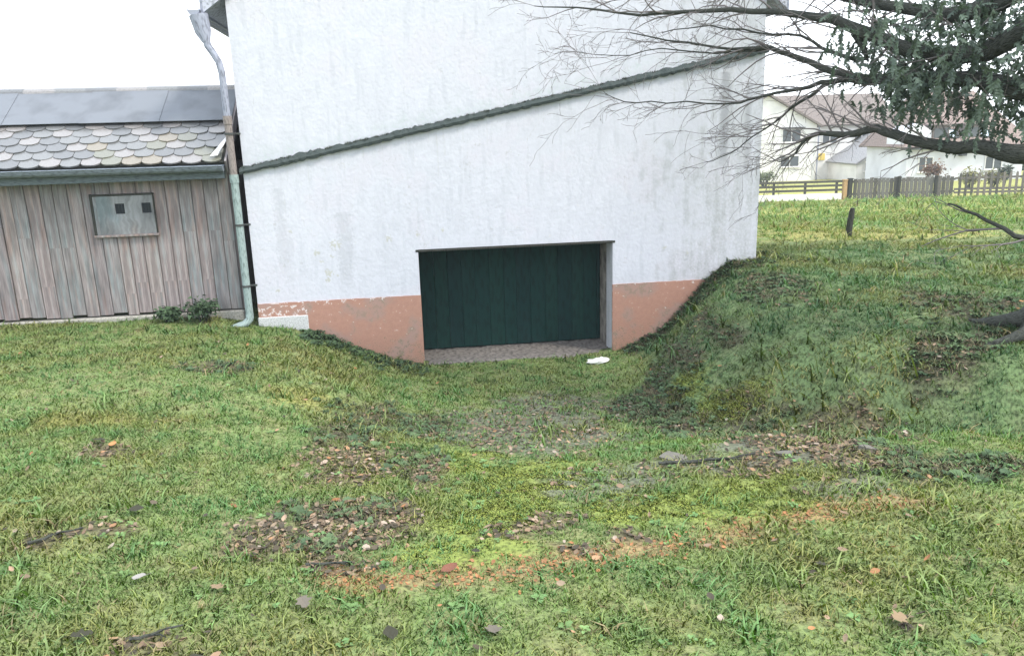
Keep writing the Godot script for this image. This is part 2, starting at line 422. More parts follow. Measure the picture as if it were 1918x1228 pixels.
func build_ground() -> void:
	var xs := PackedFloat32Array()
	var zs := PackedFloat32Array()
	var out := []
	var g := 0.25
	var v := 0.0
	while v < 420.0:
		v += g
		g *= 1.28
		out.append(v)
	for i in range(out.size() - 1, -1, -1):
		xs.append(GRID_X - out[i])
		zs.append(GRID_Z - out[i])
	for i in GRID_W + 1:
		xs.append(GRID_X + i * STEP)
	for i in GRID_D + 1:
		zs.append(GRID_Z + i * STEP)
	for e in out:
		xs.append(GRID_X + GRID_W * STEP + e)
		zs.append(GRID_Z + GRID_D * STEP + e)
	var pos := PackedVector3Array()
	var col := PackedColorArray()
	var uvs := PackedVector2Array()
	for z in zs:
		for x in xs:
			var h := ground(clampf(x, -400, 400), z)
			if under_building(x, z):
				h = -0.85
			pos.append(Vector3(x, h, z))
			uvs.append(Vector2(x, z))
			var c := cover(x, z)
			var nn := 0.5 + 0.5 * noise_b.get_noise_2d(x * 14.0, z * 14.0)
			var k := Vector3(0.17, 0.235, 0.09).lerp(Vector3(0.24, 0.225, 0.11), smoothstep(0.35, 0.8, nn) * 0.8)
			if Vector2(x, z + 7.0).length() > 13.0:
				k = Vector3(0.3, 0.33, 0.1).lerp(Vector3(0.38, 0.35, 0.12), nn)
			k = k.lerp(Vector3(0.34, 0.31, 0.1), c[4] * 0.7)
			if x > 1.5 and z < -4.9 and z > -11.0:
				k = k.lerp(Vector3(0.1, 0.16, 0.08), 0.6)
			k = k.lerp(Vector3(0.21, 0.26, 0.065), c[0] * 0.85)
			k = k.lerp(Vector3(0.15, 0.11, 0.075).lerp(Vector3(0.09, 0.075, 0.05), nn), c[1] * 0.8)
			k = k.lerp(Vector3(0.17, 0.17, 0.145).lerp(Vector3(0.115, 0.125, 0.095), nn), c[2] * 0.8)
			k = k.lerp(Vector3(0.42, 0.24, 0.14).lerp(Vector3(0.3, 0.19, 0.11), nn), c[3])
			k = k.lerp(Vector3(0.065, 0.055, 0.042).lerp(Vector3(0.1, 0.08, 0.06), nn), c[5] * 0.9)
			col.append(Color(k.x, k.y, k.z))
	var w := xs.size()
	var idx := PackedInt32Array()
	for j in zs.size() - 1:
		for i in w - 1:
			var a := j * w + i
			idx.append_array([a, a + 1, a + w + 1, a, a + w + 1, a + w])
	var nrm := PackedVector3Array()
	nrm.resize(pos.size())
	for j in zs.size():
		for i in w:
			var a := pos[j * w + maxi(i - 1, 0)]
			var b := pos[j * w + mini(i + 1, w - 1)]
			var c2 := pos[maxi(j - 1, 0) * w + i]
			var d := pos[mini(j + 1, zs.size() - 1) * w + i]
			nrm[j * w + i] = (d - c2).cross(b - a).normalized()
	var arr := []
	arr.resize(Mesh.ARRAY_MAX)
	arr[Mesh.ARRAY_VERTEX] = pos
	arr[Mesh.ARRAY_NORMAL] = nrm
	arr[Mesh.ARRAY_COLOR] = col
	arr[Mesh.ARRAY_TEX_UV] = uvs
	arr[Mesh.ARRAY_INDEX] = idx
	var mesh := ArrayMesh.new()
	mesh.add_surface_from_arrays(Mesh.PRIMITIVE_TRIANGLES, arr)
	var m := mat(Color.WHITE, 0.95, grey_tex(0.03, 5, 0.55, 1.35), Vector3(1.6, 1.6, 1))
	m.vertex_color_use_as_albedo = true
	m.normal_enabled = true
	m.normal_texture = normal_tex(0.04, 6, 6.0)
	var o := put("lawn_ground", mesh, m)
	o.set_meta("kind", "structure")

# ---------------------------------------------------------------- plants on the ground
func tuft(blades: int, radius: float, h0: float, h1: float, width: float, lean: float, seed_: int) -> ArrayMesh:
	var r := RandomNumberGenerator.new()
	r.seed = seed_
	var pos := PackedVector3Array()
	var nrm := PackedVector3Array()
	var col := PackedColorArray()
	var idx := PackedInt32Array()
	for b in blades:
		var a := r.randf() * TAU
		var rad := sqrt(r.randf()) * radius
		var root := Vector3(cos(a) * rad, -0.008, sin(a) * rad)
		var turn := r.randf() * TAU
		var side := Vector3(cos(turn), 0, sin(turn)) * width * r.randf_range(0.7, 1.3)
		var bend := r.randf() * TAU
		var out := Vector3(cos(bend), 0, sin(bend)) * lean * r.randf_range(0.3, 1.3)
		var h := r.randf_range(h0, h1)
		var mid := root + Vector3.UP * h * 0.6 + out * h * 0.35
		var tip := root + Vector3.UP * h * 0.9 + out * h
		var s := pos.size()
		pos.append_array([root - side * 0.5, root + side * 0.5, mid - side * 0.42, mid + side * 0.42, tip])
		var n := (Vector3.UP * 0.8 + out.cross(side).normalized() * 0.25 + Vector3(r.randf_range(-.4, .4), 0, r.randf_range(-.4, .4))).normalized()
		var tint := r.randf_range(0.75, 1.25)
		for k in 5:
			nrm.append(n)
			col.append(Color(tint * r.randf_range(0.95, 1.08), tint, tint * 0.95))
		idx.append_array([s, s + 1, s + 3, s, s + 3, s + 2, s + 2, s + 3, s + 4])
	var arr := []
	arr.resize(Mesh.ARRAY_MAX)
	arr[Mesh.ARRAY_VERTEX] = pos
	arr[Mesh.ARRAY_NORMAL] = nrm
	arr[Mesh.ARRAY_COLOR] = col
	arr[Mesh.ARRAY_INDEX] = idx
	var mesh := ArrayMesh.new()
	mesh.add_surface_from_arrays(Mesh.PRIMITIVE_TRIANGLES, arr)
	return mesh

# a curled dead leaf with a stalk, unit length, lying in the x-z plane
func leaf_mesh(seed_: int, lobed: bool) -> ArrayMesh:
	var r := RandomNumberGenerator.new()
	r.seed = seed_
	var st := begin()
	var n := 8
	var curl := r.randf_range(0.15, 0.4)
	var fold := r.randf_range(0.1, 0.35)
	var twist := r.randf_range(-0.4, 0.4)
	var mids := []
	var lefts := []
	var rights := []
	for i in n + 1:
		var t := float(i) / n
		var wide := 0.36 * pow(sin(PI * pow(t, 0.8)), 0.75)
		if lobed:
			wide *= 1.0 + 0.35 * sin(t * TAU * 2.6)
		var y := curl * (t - 0.5) * (t - 0.5)
		var x := t - 0.5
		mids.append(Vector3(x, y, 0))
		var e := r.randf_range(0.9, 1.1)
		lefts.append(Vector3(x + 0.04, y + fold * wide + twist * x * wide, wide * e))
		rights.append(Vector3(x + 0.04, y + fold * wide - twist * x * wide, -wide * e * r.randf_range(0.85, 1.1)))
	for i in n:
		for s in [lefts, rights]:
			tri(st, mids[i], mids[i + 1], s[i + 1], Vector3.UP)
			tri(st, mids[i], s[i + 1], s[i], Vector3.UP)
	tube(st, [Vector3(-0.5, curl * 0.25, 0), Vector3(-0.68, curl * 0.3 + 0.03, 0.03), Vector3(-0.82, curl * 0.2 + 0.06, 0.1)], [0.012, 0.011, 0.014], 4)
	return st.commit()

func pick(a: Vector3, b: Vector3, t: float) -> Color:
	var k := a.lerp(b, t) * rng.randf_range(0.75, 1.25)
	return Color(k.x, k.y, k.z)

func build_grass() -> void:
	var m := mat(Color.WHITE, 0.75)
	m.vertex_color_use_as_albedo = true
	m.backlight_enabled = true
	m.backlight = Color(0.7, 0.8, 0.45)
	var kinds := [tuft(18, 0.042, 0.014, 0.036, 0.0046, 1.15, 1), tuft(16, 0.048, 0.014, 0.042, 0.0042, 1.4, 2), tuft(12, 0.036, 0.02, 0.055, 0.0046, 1.0, 3)]
	var where := [[], [], []]
	var cols := [PackedColorArray(), PackedColorArray(), PackedColorArray()]
	var moss_at := []
	var moss_c := PackedColorArray()
	var litter_at := []
	var litter_c := PackedColorArray()
	var weed_at := []
	var weed_c := PackedColorArray()
	var leafy_at := []
	var leafy_c := PackedColorArray()
	# bands of distance: z from, z to, spacing, size
	for band in [[-0.6, -3.2, 0.033, 0.95], [-3.2, -5.6, 0.038, 1.05], [-5.6, -10.5, 0.055, 1.3], [-10.5, -20.0, 0.14, 2.0], [-20.0, -35.5, 0.3, 3.2]]:
		var z: float = band[0]
		while z > band[1]:
			var reach := 0.75 * -z + 1.1
			var x := maxf(-reach, -9.0) if band[1] > -12.0 else -1.0
			while x < reach + (0.6 if band[1] < -12.0 else 0.0):
				x += band[2]
				var px: float = x + rng.randf_range(-0.5, 0.5) * band[2]
				var pz: float = z + rng.randf_range(-0.5, 0.5) * band[2]
				if under_building(px, pz, 0.16) or under_shed(px, pz):
					continue
				var c := cover(px, pz)
				var bare := maxf(maxf(c[0] * 0.66, c[1] * 0.55), maxf(maxf(c[2] * 0.55, c[3] * 0.6), c[5] * 0.62))
				var big := noise_b.get_noise_2d(px * 1.4, pz * 1.4)
				var fine := noise_b.get_noise_2d(px * 6.0 + 40.0, pz * 6.0)
				var h := ground(px, pz)
				if px > 1.3 or pz < -8.0:
					if h < -0.45 and c[2] + c[5] > 0.1: bare = maxf(bare, 0.8)
				if rng.randf() < bare + 0.35 * smoothstep(0.05, 0.45, fine):
					continue
				var dry := clampf(0.22 + big * 1.3 + fine * 0.6 + c[1] * 0.3 + c[3] * 0.6 + c[4] * 0.45, 0.0, 1.0)
				var green := Vector3(0.17, 0.32, 0.13).lerp(Vector3(0.26, 0.36, 0.11), clampf(0.5 + fine, 0, 1))
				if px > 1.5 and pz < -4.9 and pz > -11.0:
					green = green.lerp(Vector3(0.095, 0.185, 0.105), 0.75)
				var straw := Vector3(0.36, 0.335, 0.135)
				if rng.randf() < 0.07 + c[3] * 0.3 + c[1] * 0.2:
					straw = Vector3(0.36, 0.28, 0.17)
					dry = 1.0
				var k := 0 if rng.randf() < 0.5 else (1 if rng.randf() < 0.6 else 2)
				var s: float = band[3] * rng.randf_range(0.65, 1.2) * (1.0 + 0.5 * big + 0.5 * maxf(0.0, noise_b.get_noise_2d(px * 16.0, pz * 16.0)))
				if px > 1.5 and pz < -4.6 and rng.randf() < 0.1:
					s *= 1.9
					k = 2
				elif fine < -0.22 and rng.randf() < 0.3:
					s *= 1.5
					k = 2
				var b := Basis(Vector3.UP, rng.randf() * TAU).scaled(Vector3(s, s * rng.randf_range(0.7, 1.1), s))
				where[k].append(Transform3D(b, Vector3(px, h, pz)))
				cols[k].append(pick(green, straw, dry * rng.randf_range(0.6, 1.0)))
			z -= band[2]
	for k in 3:
		var o := scatter("lawn_grass", kinds[k], m, where[k], cols[k])
		tag(o, ["short green grass covering the lawn and bank", "fine yellowish grass mixed through the lawn", "longer grass blades standing out of the lawn"][k], "grass", "", "stuff")
	# moss, litter and weeds where the patches say so
	for e in COVER_PATCHES:
		var kind: int = e[4]
		var area: float = e[2] * e[3] * PI * 1.8
		var count := int(area * [2800.0, 1000.0, 170.0, 0.0, 0.0, 620.0][kind])
		for i in count:
			var a := rng.randf() * TAU
			var rr := sqrt(rng.randf()) * 1.35
			var px: float = e[0] + cos(a) * rr * e[2]
			var pz: float = e[1] + sin(a) * rr * e[3]
			if under_building(px, pz, 0.17) or under_shed(px, pz):
				continue
			var c := cover(px, pz)
			if rng.randf() > c[kind] + 0.03:
				continue
			var p := Vector3(px, ground(px, pz), pz)
			var turn := Basis(Vector3.UP, rng.randf() * TAU)
			if kind == 0:
				var s := rng.randf_range(0.6, 1.4)
				moss_at.append(Transform3D(turn.scaled(Vector3(s, s * rng.randf_range(0.6, 1.2), s)), p))
				moss_c.append(pick(Vector3(0.23, 0.3, 0.06), Vector3(0.33, 0.36, 0.09), rng.randf()))
			elif kind == 1 or kind == 2 or rng.randf() < 0.5:
				_litter(litter_at, litter_c, p, rng.randf_range(0.014, 0.045), false)
			elif rng.randf() < 0.6:
				var s := rng.randf_range(0.4, 1.0)
				weed_at.append(Transform3D(turn.scaled(Vector3(s, s, s)), p))
				weed_c.append(pick(Vector3(0.2, 0.165, 0.11), Vector3(0.1, 0.14, 0.065), rng.randf()))
			else:
				var s := rng.randf_range(0.3, 0.85)
				leafy_at.append(Transform3D(turn.scaled(Vector3(s, s, s)), p))
				leafy_c.append(pick(Vector3(0.055, 0.09, 0.05), Vector3(0.1, 0.15, 0.07), rng.randf()))
	for i in LEAF_STRIP.size() - 1:
		for k in 110:
			var t := rng.randf()
			var px: float = lerpf(LEAF_STRIP[i][0], LEAF_STRIP[i + 1][0], t) + rng.randfn(0, 0.03)
			var pz: float = lerpf(LEAF_STRIP[i][1], LEAF_STRIP[i + 1][1], t) + rng.randfn(0, 0.085)
			_litter(litter_at, litter_c, Vector3(px, ground(px, pz), pz), rng.randf_range(0.01, 0.026), true)
	for i in 420:                                  # strays over the whole lawn
		var pz := rng.randf_range(-1.2, -8.2)
		var px := rng.randf_range(-1.0, 1.0) * (0.75 * -pz + 0.6)
		if not under_building(px, pz, 0.1) and not under_shed(px, pz):
			_litter(litter_at, litter_c, Vector3(px, ground(px, pz) + 0.012, pz), rng.randf_range(0.02, 0.05), rng.randf() < 0.2)
	# weeds along the foot of the walls
	for i in 1100:
		var u := rng.randf_range(4.35, 6.6) if i % 4 else rng.randf_range(0.5, 1.9)
		var w := 0.03 + absf(rng.randfn(0, 0.24))
		if u > 6.15: w -= 0.8 * rng.randf()
		var q := CORNER + Vector3(cos(YAW), 0, -sin(YAW)) * u + Vector3(sin(YAW), 0, cos(YAW)) * w
		q.y = ground(q.x, q.z)
		var s := rng.randf_range(0.4, 1.1)
		var b := Basis(Vector3.UP, rng.randf() * TAU).scaled(Vector3(s, s, s))
		if i % 2:
			weed_at.append(Transform3D(b, q))
			weed_c.append(pick(Vector3(0.18, 0.15, 0.1), Vector3(0.075, 0.1, 0.05), rng.randf()))
		else:
			leafy_at.append(Transform3D(b, q))
			leafy_c.append(pick(Vector3(0.035, 0.06, 0.035), Vector3(0.055, 0.09, 0.04), rng.randf()))
	var plant_at := []
	var plant_c := PackedColorArray()
	for i in 1500:
		var pz := rng.randf_range(-1.2, -8.5)
		var px := rng.randf_range(-1.0, 1.0) * (0.75 * -pz + 0.8)
		if under_building(px, pz, 0.2) or under_shed(px, pz) or noise_b.get_noise_2d(px * 5.0, pz * 5.0 + 70.0) < 0.05:
			continue
		var s := rng.randf_range(0.2, 0.5)
		plant_at.append(Transform3D(Basis(Vector3.UP, rng.randf() * TAU).scaled(Vector3(s, s * 0.6, s)), Vector3(px, ground(px, pz) + 0.006, pz)))
		plant_c.append(pick(Vector3(0.1, 0.19, 0.075), Vector3(0.15, 0.24, 0.09), rng.randf()))
	var mm := mat(Color.WHITE, 0.9)
	mm.vertex_color_use_as_albedo = true
	var o6 := scatter("lawn_weeds", rosette(43), mm, plant_at, plant_c)
	tag(o6, "small broad leaved weeds growing through the lawn", "weeds", "", "stuff")
	var o2 := scatter("moss", tuft(30, 0.034, 0.004, 0.009, 0.0045, 1.6, 11), mm, moss_at, moss_c)
	tag(o2, "bright yellow green moss cushions on the hollow before the opening", "moss", "", "stuff")
	var o3 := scatter("leaf_litter", leaf_mesh(21, false), mm, litter_at, litter_c)
	tag(o3, "brown and orange leaf litter strewn over the lawn", "leaf litter", "", "stuff")
	var o4 := scatter("dry_weeds", tuft(18, 0.06, 0.025, 0.085, 0.005, 1.3, 31), mm, weed_at, weed_c)
	tag(o4, "dry brown weeds along the wall foot and bank", "weeds", "", "stuff")
	var o5 := scatter("leafy_weeds", rosette(41), mm, leafy_at, leafy_c)
	tag(o5, "dark green leafy weeds along the wall foot and bank", "weeds", "", "stuff")

func _litter(at: Array, cols: PackedColorArray, p: Vector3, size: float, orange: bool) -> void:
	var b := Basis.from_euler(Vector3(rng.randf_range(-0.5, 0.5), rng.randf() * TAU, rng.randf_range(-0.5, 0.5))) * Basis.from_scale(Vector3(size, size * rng.randf_range(0.6, 1.4), size * rng.randf_range(0.6, 1.1)))
	at.append(Transform3D(b, p + Vector3.UP * size * rng.randf_range(0.1, 0.35)))
	if orange:
		cols.append(pick(Vector3(0.34, 0.16, 0.075), Vector3(0.24, 0.13, 0.07), rng.randf()))
	else:
		var t := rng.randf()
		if t < 0.4: cols.append(pick(Vector3(0.05, 0.045, 0.035), Vector3(0.09, 0.075, 0.055), rng.randf()))
		elif t < 0.85: cols.append(pick(Vector3(0.16, 0.11, 0.075), Vector3(0.22, 0.17, 0.12), rng.randf()))
		else: cols.append(pick(Vector3(0.3, 0.26, 0.22), Vector3(0.3, 0.17, 0.09), rng.randf()))

func rosette(seed_: int) -> ArrayMesh:
	var r := RandomNumberGenerator.new()
	r.seed = seed_
	var st := begin()
	for i in 9:
		var a := TAU * i / 9.0 + r.randf_range(-0.3, 0.3)
		var l := r.randf_range(0.035, 0.085)
		var up := r.randf_range(0.2, 1.1)
		var dir := Vector3(cos(a), up, sin(a)).normalized()
		var side := Vector3(-sin(a), 0, cos(a)) * l * 0.3
		var root := Vector3(cos(a), 0, sin(a)) * 0.01
		var p1 := root + dir * l * 0.5
		var p2 := root + dir * l * 0.85 - Vector3.UP * l * 0.12
		var tip := root + dir * l - Vector3.UP * l * 0.35
		var sag := Vector3.UP * l * 0.08
		for s in [-1.0, 1.0]:
			tri(st, root, p1 + side * s + sag, p1, Vector3.UP)
			tri(st, p1, p1 + side * s + sag, p2 + side * s * 0.7 + sag, Vector3.UP)
			tri(st, p1, p2 + side * s * 0.7 + sag, p2, Vector3.UP)
			tri(st, p2, p2 + side * s * 0.7 + sag, tip, Vector3.UP)
	return st.commit()

func build_fallen() -> void:
	var cols := [lin(0.04, 0.04, 0.028), lin(0.13, 0.115, 0.095), lin(0.22, 0.16, 0.1), lin(0.42, 0.19, 0.08), lin(0.48, 0.3, 0.2), lin(0.26, 0.25, 0.235), lin(0.17, 0.075, 0.05)]
	var mats := []
	for c in cols:
		mats.append(mat(c, 0.8))
	var meshes := []
	for i in 6:
		meshes.append(leaf_mesh(100 + i, i % 2 == 1))
	for i in FALLEN_LEAVES.size():
		var l: Array = FALLEN_LEAVES[i]
		var o := put("fallen_leaf", meshes[i % 6], mats[l[3]])
		var s: float = l[2] * 1.35
		o.transform = Transform3D(Basis.from_euler(Vector3(rng.randf_range(-0.1, 0.35), rng.randf() * TAU, rng.randf_range(-0.3, 0.3))) * Basis.from_scale(Vector3(s, s, s * 1.1)), Vector3(l[0], ground(l[0], l[1]) + 0.03, l[1]))
		tag(o, l[4], "leaf", "single fallen leaves on the lawn")
	for l in FALLEN_STICKS:
		var st := begin()
		var a := Vector3(l[0], 0, l[1])
		var b := Vector3(l[2], 0, l[3])
		var pts := []
		var rad := []
		for k in 9:
			var t := k / 8.0
			var p := a.lerp(b, t) + Vector3(rng.randf_range(-1, 1), 0, rng.randf_range(-1, 1)) * 0.014
			p.y = ground(p.x, p.z) + 0.022
			pts.append(p - a)
			rad.append(l[4] * lerpf(1.1, 0.5, t) * rng.randf_range(0.85, 1.15))
		tube(st, pts, rad, 6)
		tube(st, [pts[4], pts[4] + (b - a) * 0.15 + Vector3(0.02, 0.02, 0.04), pts[4] + (b - a) * 0.3 + Vector3(0.03, 0.025, 0.08)], [l[4] * 0.6, l[4] * 0.45, l[4] * 0.2], 5)
		var o := obj("fallen_stick", st, M.bark)
		o.position = a
		tag(o, l[5], "stick", "fallen sticks on the grass")

# ---------------------------------------------------------------- the white outbuilding
func diag(u: float) -> float:
	return 1.80 + u * 0.1967

func plaster_texture() -> Texture2D:
	var w := 1024
	var h := 768
	var im := Image.create(w, h, false, Image.FORMAT_RGB8)
	var n1 := noise(FastNoiseLite.TYPE_SIMPLEX_SMOOTH, 0.9, 71)
	var n2 := noise(FastNoiseLite.TYPE_SIMPLEX_SMOOTH, 5.0, 72)
	var n3 := noise(FastNoiseLite.TYPE_SIMPLEX_SMOOTH, 26.0, 73, 3)
	var streak := noise(FastNoiseLite.TYPE_SIMPLEX_SMOOTH, 3.0, 74)
	# u across 0..6.1, v 6.0 (top) .. -1.2
	var chips := [[0.95, 0.93, 0.06], [0.88, 0.8, 0.03], [1.55, 0.98, 0.045], [0.72, 0.85, 0.035], [0.77, 0.74, 0.02], [0.85, 0.6, 0.05], [0.82, 0.52, 0.035], [0.95, 0.57, 0.018], [0.25, 0.42, 0.03], [1.9, 1.0, 0.03], [0.45, 1.1, 0.02], [2.2, 1.05, 0.03], [5.2, 0.62, 0.03], [4.9, 0.7, 0.025]]
	for y in h:
		var v := 6.0 - 7.2 * y / h
		for x in w:
			var u := 6.1 * x / w
			var a := n1.get_noise_2d(u, v)
			var b := n2.get_noise_2d(u, v)
			var c := n3.get_noise_2d(u, v)
			var s := streak.get_noise_2d(u * 2.6, v * 0.35)
			var k := Vector3(0.5, 0.515, 0.575) * (1.0 + 0.05 * a + 0.07 * b + 0.04 * c)
			k = k.lerp(Vector3(0.495, 0.485, 0.545), smoothstep(0.05, 0.5, a + 0.4 * b) * 0.5)
			k = k.lerp(Vector3(0.41, 0.43, 0.48), smoothstep(0.18, 0.6, s + 0.5 * b) * 0.45)
			# the tree's shade painted as mottled, grimy grey towards its side, then rain streaks
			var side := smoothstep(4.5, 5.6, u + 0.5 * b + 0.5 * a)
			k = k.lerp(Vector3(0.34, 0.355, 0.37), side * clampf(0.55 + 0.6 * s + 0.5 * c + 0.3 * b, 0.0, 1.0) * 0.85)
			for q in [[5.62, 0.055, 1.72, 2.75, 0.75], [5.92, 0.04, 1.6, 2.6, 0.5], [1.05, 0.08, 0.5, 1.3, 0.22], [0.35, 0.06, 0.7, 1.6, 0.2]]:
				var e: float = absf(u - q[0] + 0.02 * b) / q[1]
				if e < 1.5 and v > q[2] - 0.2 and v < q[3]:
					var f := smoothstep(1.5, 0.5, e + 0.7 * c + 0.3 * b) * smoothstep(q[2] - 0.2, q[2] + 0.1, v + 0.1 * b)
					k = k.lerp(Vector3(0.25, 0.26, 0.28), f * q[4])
			# green grey film just above the ledge, where water stands
			var dv := v - diag(u)
			if dv > -0.12 and dv < 0.34:
				var f2 := smoothstep(0.3, 0.0, dv + 0.16 * b + 0.12 * c) if dv > 0.0 else smoothstep(-0.1, 0.0, dv + 0.05 * b)
				k = k.lerp(Vector3(0.4, 0.46, 0.46), f2 * clampf(0.35 + c, 0.0, 1.0))
			# drip stains hanging from the ledge
			if dv < 0.0 and dv > -0.9:
				var drip := streak.get_noise_2d(u * 9.0 + 20.0, v * 0.25) + 0.35 * c
				k = k.lerp(Vector3(0.42, 0.43, 0.44), smoothstep(0.28, 0.55, drip - dv * -0.35) * 0.5)
			# hairline cracks
			var cr := absf(n2.get_noise_2d(u * 0.35 + 9.0, v * 0.35 + 4.0))
			if cr < 0.006 and a > 0.05:
				k = k.lerp(Vector3(0.36, 0.36, 0.36), 0.5)
			for q in chips:
				var d: float = Vector2(u - q[0], (v - q[1]) * 1.2).length() / q[2]
				if d < 1.6:
					k = k.lerp(Vector3(0.4, 0.4, 0.36), smoothstep(0.9, 0.6, d + 1.3 * c + 0.5 * b) * 0.8)
			if n2.get_noise_2d(u * 3.0 + 50.0, v * 3.0) > 0.62 and v < 1.4:
				k = k.lerp(Vector3(0.5, 0.5, 0.48), 0.5)
			im.set_pixel(x, y, Color(k.x, k.y, k.z).linear_to_srgb())
	return ImageTexture.create_from_image(im)

func plinth_texture() -> Texture2D:
	var w := 1024
	var h := 256
	var im := Image.create(w, h, false, Image.FORMAT_RGB8)
	var n1 := noise(FastNoiseLite.TYPE_SIMPLEX_SMOOTH, 2.2, 81)
	var n2 := noise(FastNoiseLite.TYPE_SIMPLEX_SMOOTH, 12.0, 82)
	var n3 := noise(FastNoiseLite.TYPE_SIMPLEX_SMOOTH, 50.0, 83, 3)
	for y in h:
		var v := 0.28 - 1.3 * y / h
		for x in w:
			var u := 6.1 * x / w
			var a := n1.get_noise_2d(u, v)
			var b := n2.get_noise_2d(u, v)
			var c := n3.get_noise_2d(u, v)
			var k := Vector3(0.35, 0.2, 0.155) * (1.0 + 0.1 * b + 0.1 * c)
			k = k.lerp(Vector3(0.31, 0.215, 0.19), smoothstep(-0.1, 0.45, a) * 0.8)
			k = k.lerp(Vector3(0.2, 0.17, 0.12), smoothstep(0.15, 0.5, a * 0.6 + b * 0.6 + c * 0.3) * 0.55)
			# flaked paint: pale plaster shows, mostly along the upper edge of the left half
			var edge := smoothstep(0.2, 0.3, v)
			var where := 1.0 if u < 1.5 else 0.45
			if b + 0.5 * c + edge * 0.55 * where > 0.72 or (u < 0.55 and v < 0.24 and b + 0.4 * c > 0.22):
				k = Vector3(0.56, 0.5, 0.5) * (1.0 + 0.1 * c)
			# splashed earth at the foot
			if v < -0.2 and c + 0.7 * b > 0.22 + (v + 0.45) * 1.4:
				k = k.lerp(Vector3(0.15, 0.13, 0.09), 0.6)
			im.set_pixel(x, y, Color(k.x, k.y, k.z).linear_to_srgb())
	return ImageTexture.create_from_image(im)

